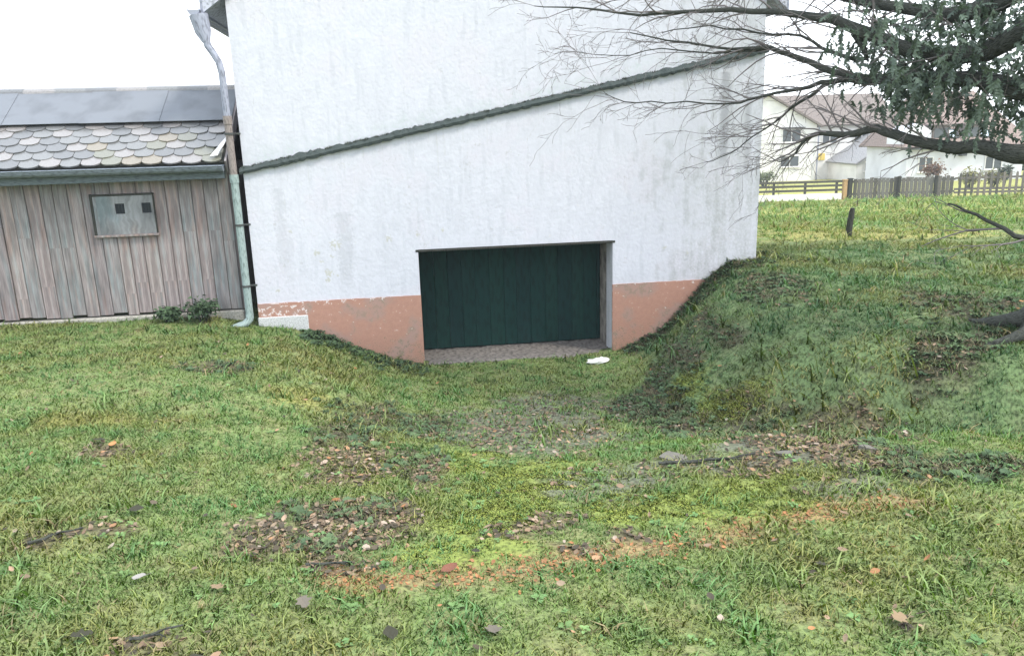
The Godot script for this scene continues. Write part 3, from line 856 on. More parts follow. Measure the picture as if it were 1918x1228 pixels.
func build_outbuilding() -> void:
	var t := thing("white_outbuilding", "white rendered outbuilding with terracotta plinth and a low dark cellar opening", "building", CORNER, YAW)
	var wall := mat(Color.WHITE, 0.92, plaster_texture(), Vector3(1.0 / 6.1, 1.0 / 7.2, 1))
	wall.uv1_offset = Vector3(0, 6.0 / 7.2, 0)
	wall.normal_enabled = true
	wall.normal_texture = normal_tex(0.1, 7, 2.0, 1024)
	wall.normal_scale = 0.22
	var side_wall := mat(lin(0.53, 0.535, 0.57), 0.92, grey_tex(0.01, 75, 0.8, 1.1), Vector3(0.4, 0.4, 1))
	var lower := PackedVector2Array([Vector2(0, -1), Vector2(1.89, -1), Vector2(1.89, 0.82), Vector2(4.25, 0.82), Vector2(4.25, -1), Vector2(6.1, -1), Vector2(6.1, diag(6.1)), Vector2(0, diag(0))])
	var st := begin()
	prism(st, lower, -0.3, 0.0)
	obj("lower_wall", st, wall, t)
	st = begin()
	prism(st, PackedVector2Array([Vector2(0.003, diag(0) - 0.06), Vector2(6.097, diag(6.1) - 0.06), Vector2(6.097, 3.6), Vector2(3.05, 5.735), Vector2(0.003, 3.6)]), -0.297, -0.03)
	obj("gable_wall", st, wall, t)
	# side and back walls
	for u in [[0.0, 0.3], [5.8, 6.1]]:
		st = begin()
		cbox(st, Vector3(u[0], -1, -8.0), Vector3(u[1], 3.58, -0.301), 0.004)
		obj("side_wall", st, side_wall, t)
	st = begin()
	cbox(st, Vector3(0.301, -1, -8.0), Vector3(5.799, 3.58, -7.7), 0.004)
	obj("back_wall", st, side_wall, t)
	st = begin()
	prism(st, PackedVector2Array([Vector2(0.0, 3.581), Vector2(6.1, 3.581), Vector2(3.05, 5.73)]), -8.0, -7.7)
	obj("back_gable", st, side_wall, t)
	# a shallow porch behind the opening, closed by a dark green board door
	var inner := mat(lin(0.26, 0.24, 0.22), 0.95, grey_tex(0.015, 76, 0.6, 1.15), Vector3(0.6, 0.6, 1))
	for u in [[1.6, 1.888], [4.252, 4.5]]:
		st = begin()
		cbox(st, Vector3(u[0], -1, -1.2), Vector3(u[1], 0.98, -0.302), 0.004)
		obj("porch_wall", st, inner, t)
	st = begin()
	cbox(st, Vector3(1.61, 0.822, -1.19), Vector3(4.49, 1.0, -0.303), 0.004)
	obj("porch_ceiling", st, inner, t)
	var door_m := []
	for c in [Vector3(0.005, 0.031, 0.028), Vector3(0.006, 0.034, 0.029), Vector3(0.005, 0.028, 0.027)]:
		door_m.append(mat(lin(c.x, c.y, c.z), 0.75, grey_tex(0.02, 84, 0.75, 1.2, 256), Vector3(3, 0.8, 1)))
	var du := 1.893
	while du < 4.24:
		var wide := minf(rng.randf_range(0.16, 0.2), 4.247 - du)
		st = begin()
		cbox(st, Vector3(du + 0.001, -0.57, -0.66 + rng.randf_range(-0.003, 0.003)), Vector3(du + wide - 0.001, 0.818, -0.62 + rng.randf_range(-0.003, 0.003)), 0.004)
		obj("door_board", st, door_m[rng.randi() % 3], t)
		du += wide
	st = begin()
	cbox(st, Vector3(1.9, 0.74, -0.616), Vector3(4.24, 0.815, -0.59), 0.005)
	obj("door_head", st, door_m[2], t)
	# earth floor: a lumpy sheet
	st = begin()
	var nx := 44
	var nz := 16
	var pt := func(i: int, j: int) -> Vector3:
		var u := lerpf(1.89, 4.25, float(i) / nx)
		var w := lerpf(0.06, -1.05, float(j) / nz)
		return Vector3(u, -0.585 + 0.02 * noise_a.get_noise_2d(u * 12.0, w * 12.0) - (0.05 if j == 0 else 0.0), w)
	for i in nx:
		for j in nz:
			quad(st, pt.call(i, j), pt.call(i + 1, j), pt.call(i + 1, j + 1), pt.call(i, j + 1), Vector3.UP)
	var floor_m := mat(lin(0.17, 0.155, 0.145), 0.9, grey_tex(0.02, 77, 0.6, 1.3), Vector3(1.5, 1.5, 1))
	obj("earth_floor", st, floor_m, t)
	# plinth, slightly proud, with a ragged upper edge
	var plinth := mat(Color.WHITE, 0.9, plinth_texture(), Vector3(1.0 / 6.1, 1.0 / 1.3, 1))
	plinth.uv1_offset = Vector3(0, 0.28 / 1.3, 0)
	for r in [[0.0, 1.893], [4.247, 6.1]]:
		var poly := PackedVector2Array([Vector2(r[0], -1), Vector2(r[1], -1)])
		var n := 40
		for k in n + 1:
			var u := lerpf(r[1], r[0], float(k) / n)
			poly.append(Vector2(u, 0.275 + 0.006 * noise_a.get_noise_1d(u * 30.0) + 0.004 * noise_a.get_noise_1d(u * 120.0)))
		st = begin()
		prism(st, poly, -0.02, 0.014)
		obj("plinth", st, plinth, t)
	st = begin()
	cbox(st, Vector3(-0.01, -0.3, 0.0), Vector3(0.56, 0.115, 0.03), 0.008)
	var ft := obj("footing_block", st, mat(lin(0.5, 0.51, 0.52), 0.9, grey_tex(0.03, 78, 0.75, 1.2), Vector3(3, 3, 1)), t)
	tag(ft, "bare pale grey concrete patch at the left foot of the plinth")
	# the slanting mossy ledge between lower wall and gable
	st = begin()
	var seg := 150
	var prev := []
	for k in seg + 1:
		var u := lerpf(-0.03, 6.12, float(k) / seg)
		var v := diag(u)
		var up := 0.03 + 0.06 * maxf(0.0, noise_a.get_noise_1d(u * 40.0)) + 0.02 * maxf(0.0, noise_a.get_noise_1d(u * 150.0 + 9.0))
		var low := -0.04 + 0.02 * noise_a.get_noise_1d(u * 60.0 + 77.0)
		var outw := 0.055 + 0.025 * noise_a.get_noise_1d(u * 50.0 + 31.0)
		var ring := [Vector3(u, v + up, -0.04), Vector3(u, v + up * 0.7, outw * 0.55), Vector3(u, v + low * 0.3, outw), Vector3(u, v + low, outw * 0.8), Vector3(u, v + low - 0.004, -0.01)]
		if prev:
			for j in 4:
				quad(st, prev[j], ring[j], ring[j + 1], prev[j + 1], Vector3(0, [1.0, 0.8, 0.1, -1.0][j], [0.1, 0.5, 1.0, 0.05][j]))
		prev = ring
	var ledge_m := mat(lin(0.06, 0.075, 0.075), 0.95, grey_tex(0.05, 79, 0.5, 1.5), Vector3(4, 4, 1))
	var ledge := obj("mossy_ledge", st, ledge_m, t)
	tag(ledge, "dark slanting ledge with moss running up across the white wall")
	var at := []
	var cols := PackedColorArray()
	for k in 900:
		var u := rng.randf_range(0.0, 6.1)
		if noise_a.get_noise_1d(u * 25.0) < -0.15:
			continue
		var s := rng.randf_range(0.5, 1.5)
		at.append(Transform3D(Basis(Vector3.UP, rng.randf() * TAU).scaled(Vector3(s, s, s)), Vector3(u, diag(u) + 0.025, rng.randf_range(-0.02, 0.025))))
		cols.append(pick(Vector3(0.05, 0.065, 0.05), Vector3(0.1, 0.12, 0.1), rng.randf()))
	var mm := mat(Color.WHITE, 0.95)
	mm.vertex_color_use_as_albedo = true
	var moss := scatter("moss", tuft(10, 0.02, 0.012, 0.035, 0.004, 0.7, 51), mm, at, cols, t)
	moss.set_meta("kind", "stuff")
	# lintel over the opening
	st = begin()
	cbox(st, Vector3(1.86, 0.79, -0.296), Vector3(4.28, 0.818, 0.006), 0.003)
	obj("lintel", st, M.dark_wood, t)
	# roof
	for s in [-1.0, 1.0]:
		st = begin()
		var e := Vector2(3.05 - s * 3.27, 3.45)
		var r := Vector2(3.05, 5.745)
		prism(st, PackedVector2Array([e, r + Vector2(-s * 0.002, 0), r + Vector2(-s * 0.002, 0.16), e + Vector2(0, 0.16)]), -8.15, 0.03)
		obj("roof_slope", st, M.soffit, t)
		st = begin()
		cbox(st, Vector3(minf(e.x, e.x - s * 0.03), 3.42, -8.15), Vector3(maxf(e.x, e.x - s * 0.03), 3.6, 0.032), 0.004)
		obj("fascia", st, M.zinc, t)
	# gutter along the left eave, rainwater head and downpipe
	st = begin()
	_gutter(st, Vector3(-0.31, 3.47, 0.08), Vector3(-0.31, 3.45, -8.1), 0.06)
	obj("gutter", st, M.zinc, t)
	st = begin()
	tube(st, [Vector3(-0.28, 3.43, -0.0), Vector3(-0.25, 3.26, 0.0), Vector3(-0.23, 3.16, 0.0)], [0.10, 0.085, 0.045], 12)
	obj("rainwater_head", st, M.zinc, t)
	var pipe := [Vector3(-0.23, 3.19, 0.0), Vector3(-0.22, 3.12, 0.0), Vector3(-0.17, 3.04, 0.01), Vector3(-0.12, 2.95, 0.025), Vector3(-0.1, 2.84, 0.035), Vector3(-0.095, 2.6, 0.04), Vector3(-0.095, 2.35, 0.04)]
	st = begin()
	tube(st, pipe, [0.042, 0.04, 0.038, 0.038, 0.038, 0.038, 0.038], 12)
	obj("downpipe_bend", st, M.zinc, t)
	for p in [[2.36, 1.72, 0.04, "rust"], [1.73, 0.12, 0.043, "green_zinc"]]:
		st = begin()
		tube(st, [Vector3(-0.095, p[0], 0.04), Vector3(-0.095, p[1], 0.042)], [p[2], p[2]], 14)
		tube(st, [Vector3(-0.095, p[0] + 0.03, 0.04), Vector3(-0.095, p[0] - 0.06, 0.04)], [p[2] + 0.007, p[2] + 0.007], 14)
		obj("downpipe", st, M[p[3]], t)
	st = begin()
	tube(st, [Vector3(-0.095, 0.18, 0.042), Vector3(-0.1, 0.11, 0.045), Vector3(-0.15, 0.06, 0.07), Vector3(-0.26, 0.03, 0.11), Vector3(-0.34, 0.01, 0.14)], [0.046, 0.046, 0.046, 0.045, 0.045], 12, false)
	obj("downpipe_shoe", st, M.green_zinc, t)
	for v in [2.2, 1.2, 0.5]:
		st = begin()
		tube(st, [Vector3(-0.095, v + 0.012, 0.041), Vector3(-0.095, v - 0.012, 0.041)], [0.05, 0.05], 14)
		cbox(st, Vector3(-0.06, v - 0.01, 0.0), Vector3(0.02, v + 0.01, 0.012), 0.002)
		obj("pipe_clip", st, M.dark_metal, t)

func _gutter(st: SurfaceTool, a: Vector3, b: Vector3, r: float) -> void:
	var dir := (b - a).normalized()
	var side := dir.cross(Vector3.UP).normalized()
	var n := 10
	for sh in [r, r - 0.006]:
		for k in n:
			var q := []
			for e in [[a, k], [a, k + 1], [b, k + 1], [b, k]]:
				var an: float = PI * e[1] / n
				q.append(e[0] + side * cos(an) * sh - Vector3.UP * sin(an) * sh)
			var m := PI * (k + 0.5) / n
			var o := side * cos(m) - Vector3.UP * sin(m)
			quad(st, q[0], q[1], q[2], q[3], o if sh == r else -o)
	for e in [a, b]:
		for k in n:
			var a1 := PI * k / n
			var a2 := PI * (k + 1) / n
			tri(st, e, e + side * cos(a1) * r - Vector3.UP * sin(a1) * r, e + side * cos(a2) * r - Vector3.UP * sin(a2) * r, -dir if e == a else dir)
	# rolled bead on the outer lip
	for s in [-1.0, 1.0]:
		tube(st, [a + side * r * s, b + side * r * s], [0.009, 0.009], 6)

# ---------------------------------------------------------------- the plank shed
func wood_texture(seed_: int) -> Texture2D:
	var w := 128
	var h := 512
	var im := Image.create(w, h, false, Image.FORMAT_RGB8)
	var n1 := noise(FastNoiseLite.TYPE_SIMPLEX_SMOOTH, 0.09, seed_)
	var n2 := noise(FastNoiseLite.TYPE_SIMPLEX_SMOOTH, 0.02, seed_ + 1)
	for y in h:
		for x in w:
			var g := n1.get_noise_2d(x * 1.3 + n2.get_noise_2d(x, y) * 8.0, y * 0.045)
			var b := n2.get_noise_2d(x * 0.8, y * 0.35)
			var f := 0.88 + 0.16 * g + 0.2 * b
			var k := Vector3(1.0, 0.975, 0.975).lerp(Vector3(0.95, 0.99, 1.0), smoothstep(0.0, 0.5, n2.get_noise_2d(x * 0.9 + 300.0, y * 0.2)))
			k = k.lerp(Vector3(1.04, 0.97, 0.95), smoothstep(0.1, 0.5, n2.get_noise_2d(x * 0.9 + 900.0, y * 0.2)))
			k *= f
			im.set_pixel(x, y, Color(clampf(k.x, 0, 1), clampf(k.y, 0, 1), clampf(k.z, 0, 1)))
	return ImageTexture.create_from_image(im)

func tile_mesh(seed_: int) -> ArrayMesh:
	# a plain tile with a rounded tail; y runs up the slope, z out of it
	var r := RandomNumberGenerator.new()
	r.seed = seed_
	var poly := PackedVector2Array()
	var hw := 0.102
	poly.append(Vector2(-hw, 0.27))
	for k in 9:
		var a := PI + PI * k / 8.0
		poly.append(Vector2(cos(a) * hw + r.randf_range(-0.002, 0.002), 0.06 + sin(a) * 0.06 * r.randf_range(0.93, 1.05)))
	poly.append(Vector2(hw, 0.27))
	var st := begin()
	prism(st, poly, -0.008, 0.008)
	return st.commit()

func build_shed() -> void:
	var t := thing("plank_shed", "weathered grey plank shed with a wet tiled roof against the white building", "shed", CORNER, YAW)
	var texs := [wood_texture(201), wood_texture(203), wood_texture(205)]
	var woods := []
	var tones := [Vector3(0.27, 0.255, 0.255), Vector3(0.275, 0.25, 0.25), Vector3(0.25, 0.25, 0.255), Vector3(0.24, 0.225, 0.23), Vector3(0.295, 0.27, 0.265), Vector3(0.235, 0.235, 0.238)]
	for i in 6:
		var m := mat(lin(tones[i].x * 1.1, tones[i].y * 1.1, tones[i].z * 1.1), 0.9, texs[i % 3], Vector3(6.5, 0.55, 1))
		m.uv1_offset = Vector3(0.17 * i, 0.31 * i, 0)
		woods.append(m)
	# planks: a window hatch sits between u -1.72 and -1.04
	var u := -4.3
	while u < -0.24:
		var w := rng.randf_range(0.125, 0.165)
		var hi := minf(u + w, -0.2)
		var proud := rng.randf_range(-0.008, 0.008)
		var st := begin()
		cbox(st, Vector3(u + 0.003, 0.19 + rng.randf_range(-0.02, 0.02) - u * 0.004, -0.24 + proud), Vector3(hi - 0.003, 1.86, -0.215 + proud), 0.005)
		obj("plank", st, woods[rng.randi() % 6], t)
		u = hi
	var st := begin()
	cbox(st, Vector3(-4.3, 0.0, -0.30), Vector3(-0.2, 0.175, -0.17), 0.012)
	obj("concrete_base", st, mat(lin(0.34, 0.33, 0.3), 0.95, grey_tex(0.03, 91, 0.7, 1.25), Vector3(2, 2, 1)), t)
	for p in [[Vector3(-4.3, 0.18, -2.7), Vector3(-4.27, 1.9, -0.245)], [Vector3(-0.23, 0.18, -2.7), Vector3(-0.2, 1.9, -0.245)], [Vector3(-4.265, 0.18, -2.7), Vector3(-0.235, 1.9, -2.67)]]:
		st = begin()
		cbox(st, p[0], p[1], 0.004)
		obj("rear_cladding", st, woods[1], t)
	for s in [[-4.3, -4.27], [-0.23, -0.2]]:
		st = begin()
		var side := PackedVector2Array([Vector2(-2.7, 1.902), Vector2(-0.245, 1.902), Vector2(-1.38, 2.69)])
		var g := SurfaceTool.new()
		g.begin(Mesh.PRIMITIVE_TRIANGLES)
		prism(g, side, s[0], s[1])
		# turn the gable triangle so that its x runs along the shed's depth
		st.append_from(g.commit(), 0, Transform3D(Basis(Vector3(0, 0, 1), Vector3.UP, Vector3(1, 0, 0)), Vector3.ZERO))
		obj("gable_cladding", st, woods[3], t)
	# hatch with a dark frame and two square vents
	var hatch := mat(lin(0.26, 0.285, 0.3), 0.85, texs[1], Vector3(1.2, 0.5, 1))
	st = begin()
	for b in [[-1.70, 1.13, -1.47, 1.56], [-1.37, 1.13, -1.185, 1.56], [-1.085, 1.13, -1.06, 1.56], [-1.47, 1.13, -1.37, 1.36], [-1.47, 1.475, -1.37, 1.56], [-1.185, 1.13, -1.085, 1.36], [-1.185, 1.475, -1.085, 1.56]]:
		prism(st, PackedVector2Array([Vector2(b[0], b[1]), Vector2(b[2], b[1]), Vector2(b[2], b[3]), Vector2(b[0], b[3])]), -0.2, -0.185)
	var panel := obj("hatch_panel", st, hatch, t)
	tag(panel, "blue grey board hatch with two square vent holes")
	for x in [-1.47, -1.185]:
		st = begin()
		cbox(st, Vector3(x + 0.001, 1.361, -0.204), Vector3(x + 0.099, 1.474, -0.199), 0.001)
		for k in 3:
			cbox(st, Vector3(x + 0.02 + k * 0.03, 1.362, -0.198), Vector3(x + 0.024 + k * 0.03, 1.473, -0.194), 0.001)
		obj("vent", st, M.black, panel)
	for b in [[Vector3(-1.73, 1.1, -0.2), Vector3(-1.702, 1.59, -0.178)], [Vector3(-1.7, 1.562, -0.2), Vector3(-1.04, 1.585, -0.178)], [Vector3(-1.058, 1.13, -0.2), Vector3(-1.044, 1.56, -0.18)]]:
		st = begin()
		cbox(st, b[0], b[1], 0.004)
		obj("hatch_frame", st, M.dark_wood, t)
	st = begin()
	cbox(st, Vector3(-1.735, 1.1, -0.2), Vector3(-1.035, 1.128, -0.17), 0.005)
	obj("hatch_sill", st, woods[4], t)
	# roof
	var slope := atan2(0.94, 1.37)
	var eave := Vector3(0, 1.9, 0.02)
	var up := Vector3(0, sin(slope), -cos(slope))
	var out := Vector3(0, cos(slope), sin(slope))
	st = begin()
	var len_ := 1.5
	var deck := func(a: float, v: float, o: float) -> Vector3:
		return eave + up * v + out * o + Vector3(a, 0, 0)
	quad(st, deck.call(-4.4, 0.0, 0.0), deck.call(-0.17, 0.0, 0.0), deck.call(-0.17, len_, 0.0), deck.call(-4.4, len_, 0.0), out)
	quad(st, deck.call(-4.4, 0.0, -0.03), deck.call(-0.17, 0.0, -0.03), deck.call(-0.17, len_, -0.03), deck.call(-4.4, len_, -0.03), -out)
	quad(st, deck.call(-4.4, 0.0, 0.0), deck.call(-0.17, 0.0, 0.0), deck.call(-0.17, 0.0, -0.03), deck.call(-4.4, 0.0, -0.03), -up)
	var ridge: Vector3 = deck.call(0.0, len_, 0.0)
	var back := Vector3(0, 1.9, ridge.z * 2.0 - 0.02)
	quad(st, ridge + Vector3(-4.4, 0, 0), ridge + Vector3(-0.17, 0, 0), back + Vector3(-0.17, 0, 0), back + Vector3(-4.4, 0, 0), Vector3(0, 1, -1))
	obj("roof_deck", st, M.dark_wood, t)
	var tiles := [tile_mesh(1), tile_mesh(2), tile_mesh(3)]
	var tile_mats := []
	for c in [Vector3(0.15, 0.155, 0.16), Vector3(0.22, 0.21, 0.21), Vector3(0.115, 0.12, 0.128), Vector3(0.2, 0.175, 0.135), Vector3(0.155, 0.157, 0.125)]:
		var m := mat(lin(c.x, c.y, c.z), 0.3, M.grain, Vector3(5, 5, 1))
		m.metallic_specular = 0.7
		tile_mats.append(m)
	var rows := 6
	for rrow in rows:
		var v := -0.03 + rrow * 0.138
		var a := -4.32 + (0.105 if rrow % 2 else 0.0)
		while a < -0.24:
			var lift := 0.02 + rng.randf_range(0.0, 0.006)
			var bz := (out + up * 0.075 + Vector3(rng.randf_range(-0.02, 0.02), 0, 0)).normalized()
			var bx := Vector3(1, rng.randf_range(-0.015, 0.015), 0).normalized()
			var by := bz.cross(bx).normalized()
			bx = by.cross(bz)
			var k := rng.randi() % 3
			if a > -1.6 and rrow < 4 and rng.randf() < 0.5:
				k = 3 + rng.randi() % 2
			var L := minf(0.27, len_ - v + 0.02) / 0.27
			var b := Basis(bx, by * L, bz)
			put("roof_tile", tiles[rng.randi() % 3], tile_mats[k], t, Transform3D(b, eave + up * (v + rng.randf_range(-0.006, 0.006)) + out * lift + Vector3(a, 0, 0)))
			a += 0.2105
	# the upper half of the slope is covered with smooth grey sheets
	var sheet := mat(lin(0.15, 0.165, 0.19), 0.5, grey_tex(0.012, 92, 0.85, 1.12, 256), Vector3(0.6, 0.6, 1))
	for k in 5:
		st = begin()
		var x0 := -4.4 + k * 0.85
		var x1 := minf(x0 + 0.87, -0.175)
		var lo := 0.74 + rng.randf_range(-0.012, 0.012)
		var o0 := 0.062 + 0.006 * (k % 2)
		slab(st, deck.call(x0, lo, o0), deck.call(x1, lo, o0), deck.call(x1, len_ + 0.02, o0 - 0.02), deck.call(x0, len_ + 0.02, o0 - 0.02), 0.006)
		obj("roof_sheet", st, sheet, t)
	a_ridge(t, ridge, tile_mats)
	# verge board and lead flashing beside the downpipe
	st = begin()
	var q := []
	for e in [[-0.05, -0.1], [-0.05, 0.05], [len_ + 0.02, 0.05], [len_ + 0.02, -0.1]]:
		q.append(eave + up * e[0] + out * e[1])
	for k in [[-0.172, -0.15]]:
		var A := Vector3(k[0], 0, 0)
		var B := Vector3(k[1], 0, 0)
		quad(st, q[0] + A, q[1] + A, q[2] + A, q[3] + A, Vector3.LEFT)
		quad(st, q[0] + B, q[1] + B, q[2] + B, q[3] + B, Vector3.RIGHT)
		quad(st, q[0] + A, q[0] + B, q[1] + B, q[1] + A, -up)
		quad(st, q[1] + A, q[1] + B, q[2] + B, q[2] + A, out)
		quad(st, q[3] + A, q[3] + B, q[0] + B, q[0] + A, -out)
	obj("verge_board", st, woods[3], t)
	st = begin()
	var fl := [eave + up * 0.03 + out * 0.05 + Vector3(-0.33, 0, 0), eave + up * 0.05 + out * 0.05 + Vector3(-0.25, 0, 0), eave + up * 0.36 + out * 0.055 + Vector3(-0.176, 0, 0), eave + up * 0.4 + out * 0.055 + Vector3(-0.19, 0, 0)]
	var lift2 := out * 0.012
	quad(st, fl[0] + lift2, fl[1] + lift2, fl[2] + lift2, fl[3] + lift2, out)
	quad(st, fl[0], fl[1], fl[1] + lift2, fl[0] + lift2, -up)
	quad(st, fl[1], fl[2], fl[2] + lift2, fl[1] + lift2, Vector3.RIGHT)
	quad(st, fl[3], fl[0], fl[0] + lift2, fl[3] + lift2, Vector3.LEFT)
	var flash := obj("flashing_strip", st, mat(lin(0.62, 0.62, 0.63), 0.5), t)
	tag(flash, "pale slanting flashing strip at the roof's right corner")
	# fascia and gutter
	st = begin()
	cbox(st, Vector3(-4.4, 1.72, -0.03), Vector3(-0.2, 1.885, 0.0), 0.004)
	obj("fascia", st, M.blue_board, t)
	st = begin()
	_gutter(st, Vector3(-4.42, 1.875, 0.075), Vector3(-0.19, 1.862, 0.075), 0.065)
	obj("gutter", st, M.blue_zinc, t)

func a_ridge(t: Node3D, ridge: Vector3, mats: Array) -> void:
	var st := begin()
	var n := 8
	var r := 0.1
	for sh in [r, r - 0.014]:
		for k in n:
			var a0 := PI * k / n
			var a1 := PI * (k + 1) / n
			var p := func(a: float, x: float) -> Vector3: return Vector3(x, sin(a) * sh * 0.75, cos(a) * sh)
			var m := (a0 + a1) / 2
			quad(st, p.call(a0, 0.0), p.call(a1, 0.0), p.call(a1, 0.35), p.call(a0, 0.37), Vector3(0, sin(m), cos(m)) * (1.0 if sh == r else -1.0))
	var mesh := st.commit()
	for k in 12:
		put("ridge_tile", mesh, mats[[0, 2, 1][k % 3]], t, Transform3D(Basis(Vector3.FORWARD, rng.randf_range(-0.01, 0.01)), ridge + Vector3(-4.4 + k * 0.352, -0.02, 0)))

# ---------------------------------------------------------------- the tree on the bank
func build_tree() -> void:
	var base := Vector3(4.16, 0.45, -5.75)
	var t := thing("old_tree", "old tree with ivy and bare twigs at the right edge of the bank", "tree", base)
	var st := begin()
	var pts := []
	var rad := []
	for k in 15:
		var y := -0.15 + k * 0.46
		var f := float(k) / 14
		pts.append(Vector3(0.05 * sin(k * 0.9) + f * 0.35, y, 0.05 * cos(k * 1.3) - 0.1 * f))
		rad.append(lerpf(0.155, 0.05, f) + (0.16 if k == 0 else (0.05 if k == 1 else 0.0)))
	tube(st, pts, rad, 14)
	var trunk := obj("trunk", st, M.bark, t)
	for k in 6:
		var a := TAU * k / 6.0 + 0.5
		var l := rng.randf_range(0.35, 0.6)
		var rp := []
		for j in 6:
			var f := j / 5.0
			var p := Vector3(cos(a + 0.5 * f), 0, sin(a + 0.5 * f)) * (0.08 + l * f)
			p.y = ground(base.x + p.x, base.z + p.z) - base.y + lerpf(0.16, -0.02, sqrt(f))
			rp.append(p)
		st = begin()
		tube(st, rp, [0.1, 0.075, 0.055, 0.042, 0.03, 0.018], 8)
		obj("root", st, M.bark, trunk)
	var twigs := begin()
	var ivy_at := []
	var ivy_c := PackedColorArray()
	for i in LIMBS.size():
		var L: Array = LIMBS[i]
		var lp := []
		var lr := []
		# a limb that starts at the trunk is carried back into it
		if i in [0, 1, 2, 6, 7]:
			var y: float = L[0][1] - base.y
			var kk := clampi(int((y + 0.15) / 0.46), 0, 13)
			lp.append(pts[kk].lerp(pts[kk + 1], 0.5) - Vector3(0, 0.1, 0))
			lr.append(L[0][3] * 1.25)
		for p in L:
			lp.append(Vector3(p[0], p[1], p[2]) - base)
			lr.append(p[3])
		var fine := smooth(lp, lr)
		st = begin()
		tube(st, fine[0], fine[1], 8)
		obj("limb", st, M.bark, t)
		# twigs all along, more towards the ends
		var n: int = fine[0].size()
		for k in range(3, n):
			var f := float(k) / n
			if i == 7 and k % 3: continue
			var count := 1 if i == 7 else (2 if f > 0.3 else 1)
			for c in count:
				if rng.randf() < (0.6 if f > 0.25 else 0.4):
					var dir: Vector3 = (fine[0][k] - fine[0][k - 1]).normalized()
					var turn := Vector3(rng.randf_range(-0.5, 0.3), rng.randf_range(-0.75, 0.75), rng.randf_range(-0.7, 0.7))
					grow(twigs, fine[0][k], (dir + turn).normalized(), minf(fine[1][k] * 0.6, 0.009), rng.randf_range(0.25, 0.65), 2)
		if i in [0, 1, 2, 6, 3, 5]:
			for k in n:
				var p: Vector3 = fine[0][k]
				var wx := p.x + base.x
				var dense := smoothstep(2.7, 3.5, wx) * (1.0 if i != 2 else 0.45)
				if i == 3 or i == 5: dense *= 0.35
				for c in int(dense * (80 if i != 2 else 14)):
					_ivy(ivy_at, ivy_c, p + Vector3(rng.randfn(0, 0.12), rng.randfn(0.02, 0.1), rng.randfn(0, 0.13)) * (1.0 if i != 2 else 0.5))
	for k in range(5, 15):
		for c in 260:
			_ivy(ivy_at, ivy_c, pts[k] + Vector3(rng.randfn(0, 0.25), rng.randfn(0, 0.3), rng.randfn(0, 0.25)))
	for k in 60:                                   # clumps of ivy hanging in the crown
		var L: Array = LIMBS[[0, 0, 1, 1, 6, 6, 1][k % 7]]
		var j := rng.randi_range(0, 3)
		var c0 := Vector3(L[j][0], L[j][1], L[j][2]) - base + Vector3(rng.randfn(0, 0.2), rng.randfn(0.02, 0.16), rng.randfn(0, 0.3))
		var s := rng.randf_range(0.08, 0.18)
		for c in 150:
			_ivy(ivy_at, ivy_c, c0 + Vector3(rng.randfn(0, s), rng.randfn(0, s * 0.8), rng.randfn(0, s)))
	for k in 9:                                    # upper limbs, above the picture
		var an := TAU * k / 9.0 + rng.randf_range(-0.3, 0.3)
		var from: Vector3 = pts[7 + k % 6]
		var up_p := [from]
		var up_r := [0.06]
		for j in 6:
			var f := (j + 1) / 6.0
			up_p.append(from + Vector3(cos(an) * 1.9 * f, 0.5 * f + 0.5 * f * f, sin(an) * 1.9 * f) + Vector3(rng.randfn(0, 0.05), rng.randfn(0, 0.05), rng.randfn(0, 0.05)))
			up_r.append(lerpf(0.055, 0.008, f))
		st = begin()
		tube(st, up_p, up_r, 7)
		obj("limb", st, M.bark, t)
		for j in range(2, 7):
			for c in 5:
				grow(twigs, up_p[j], (up_p[j] - up_p[j - 1]).normalized() + Vector3(rng.randfn(0, 0.5), rng.randfn(0.1, 0.4), rng.randfn(0, 0.5)), 0.008, rng.randf_range(0.3, 0.7), 2)
			for c in 220:
				_ivy(ivy_at, ivy_c, up_p[j] + Vector3(rng.randfn(0, 0.22), rng.randfn(0.05, 0.14), rng.randfn(0, 0.22)))
	var tw := obj("twigs", twigs, M.twig, t)
	tag(tw, "fine leafless twigs reaching across the white wall", "", "", "stuff")
	var m := mat(Color.WHITE, 0.55)
	m.vertex_color_use_as_albedo = true
	m.backlight_enabled = true
	m.backlight = Color(0.25, 0.35, 0.2)
	var iv := scatter("ivy_foliage", ivy_spray(61), m, ivy_at, ivy_c, t)
	tag(iv, "dark ivy leaves clothing the limbs", "", "", "stuff")

func smooth(pts: Array, rad: Array) -> Array:
	var c := Curve3D.new()
	for i in pts.size():
		var a: Vector3 = pts[maxi(i - 1, 0)]
		var b: Vector3 = pts[mini(i + 1, pts.size() - 1)]
		var h := (b - a) / 6.0
		c.add_point(pts[i], -h, h)
	var op := []
	var orr := []
	for i in pts.size() - 1:
		var n := 3
		for k in n:
			var p := c.sample(i, float(k) / n)
			var j := rng.randfn(0, 0.006)
			op.append(p + Vector3(j, rng.randfn(0, 0.007), rng.randfn(0, 0.006)))
			orr.append(lerpf(rad[i], rad[i + 1], float(k) / n))
	op.append(pts[-1])
	orr.append(rad[-1])
	return [op, orr]

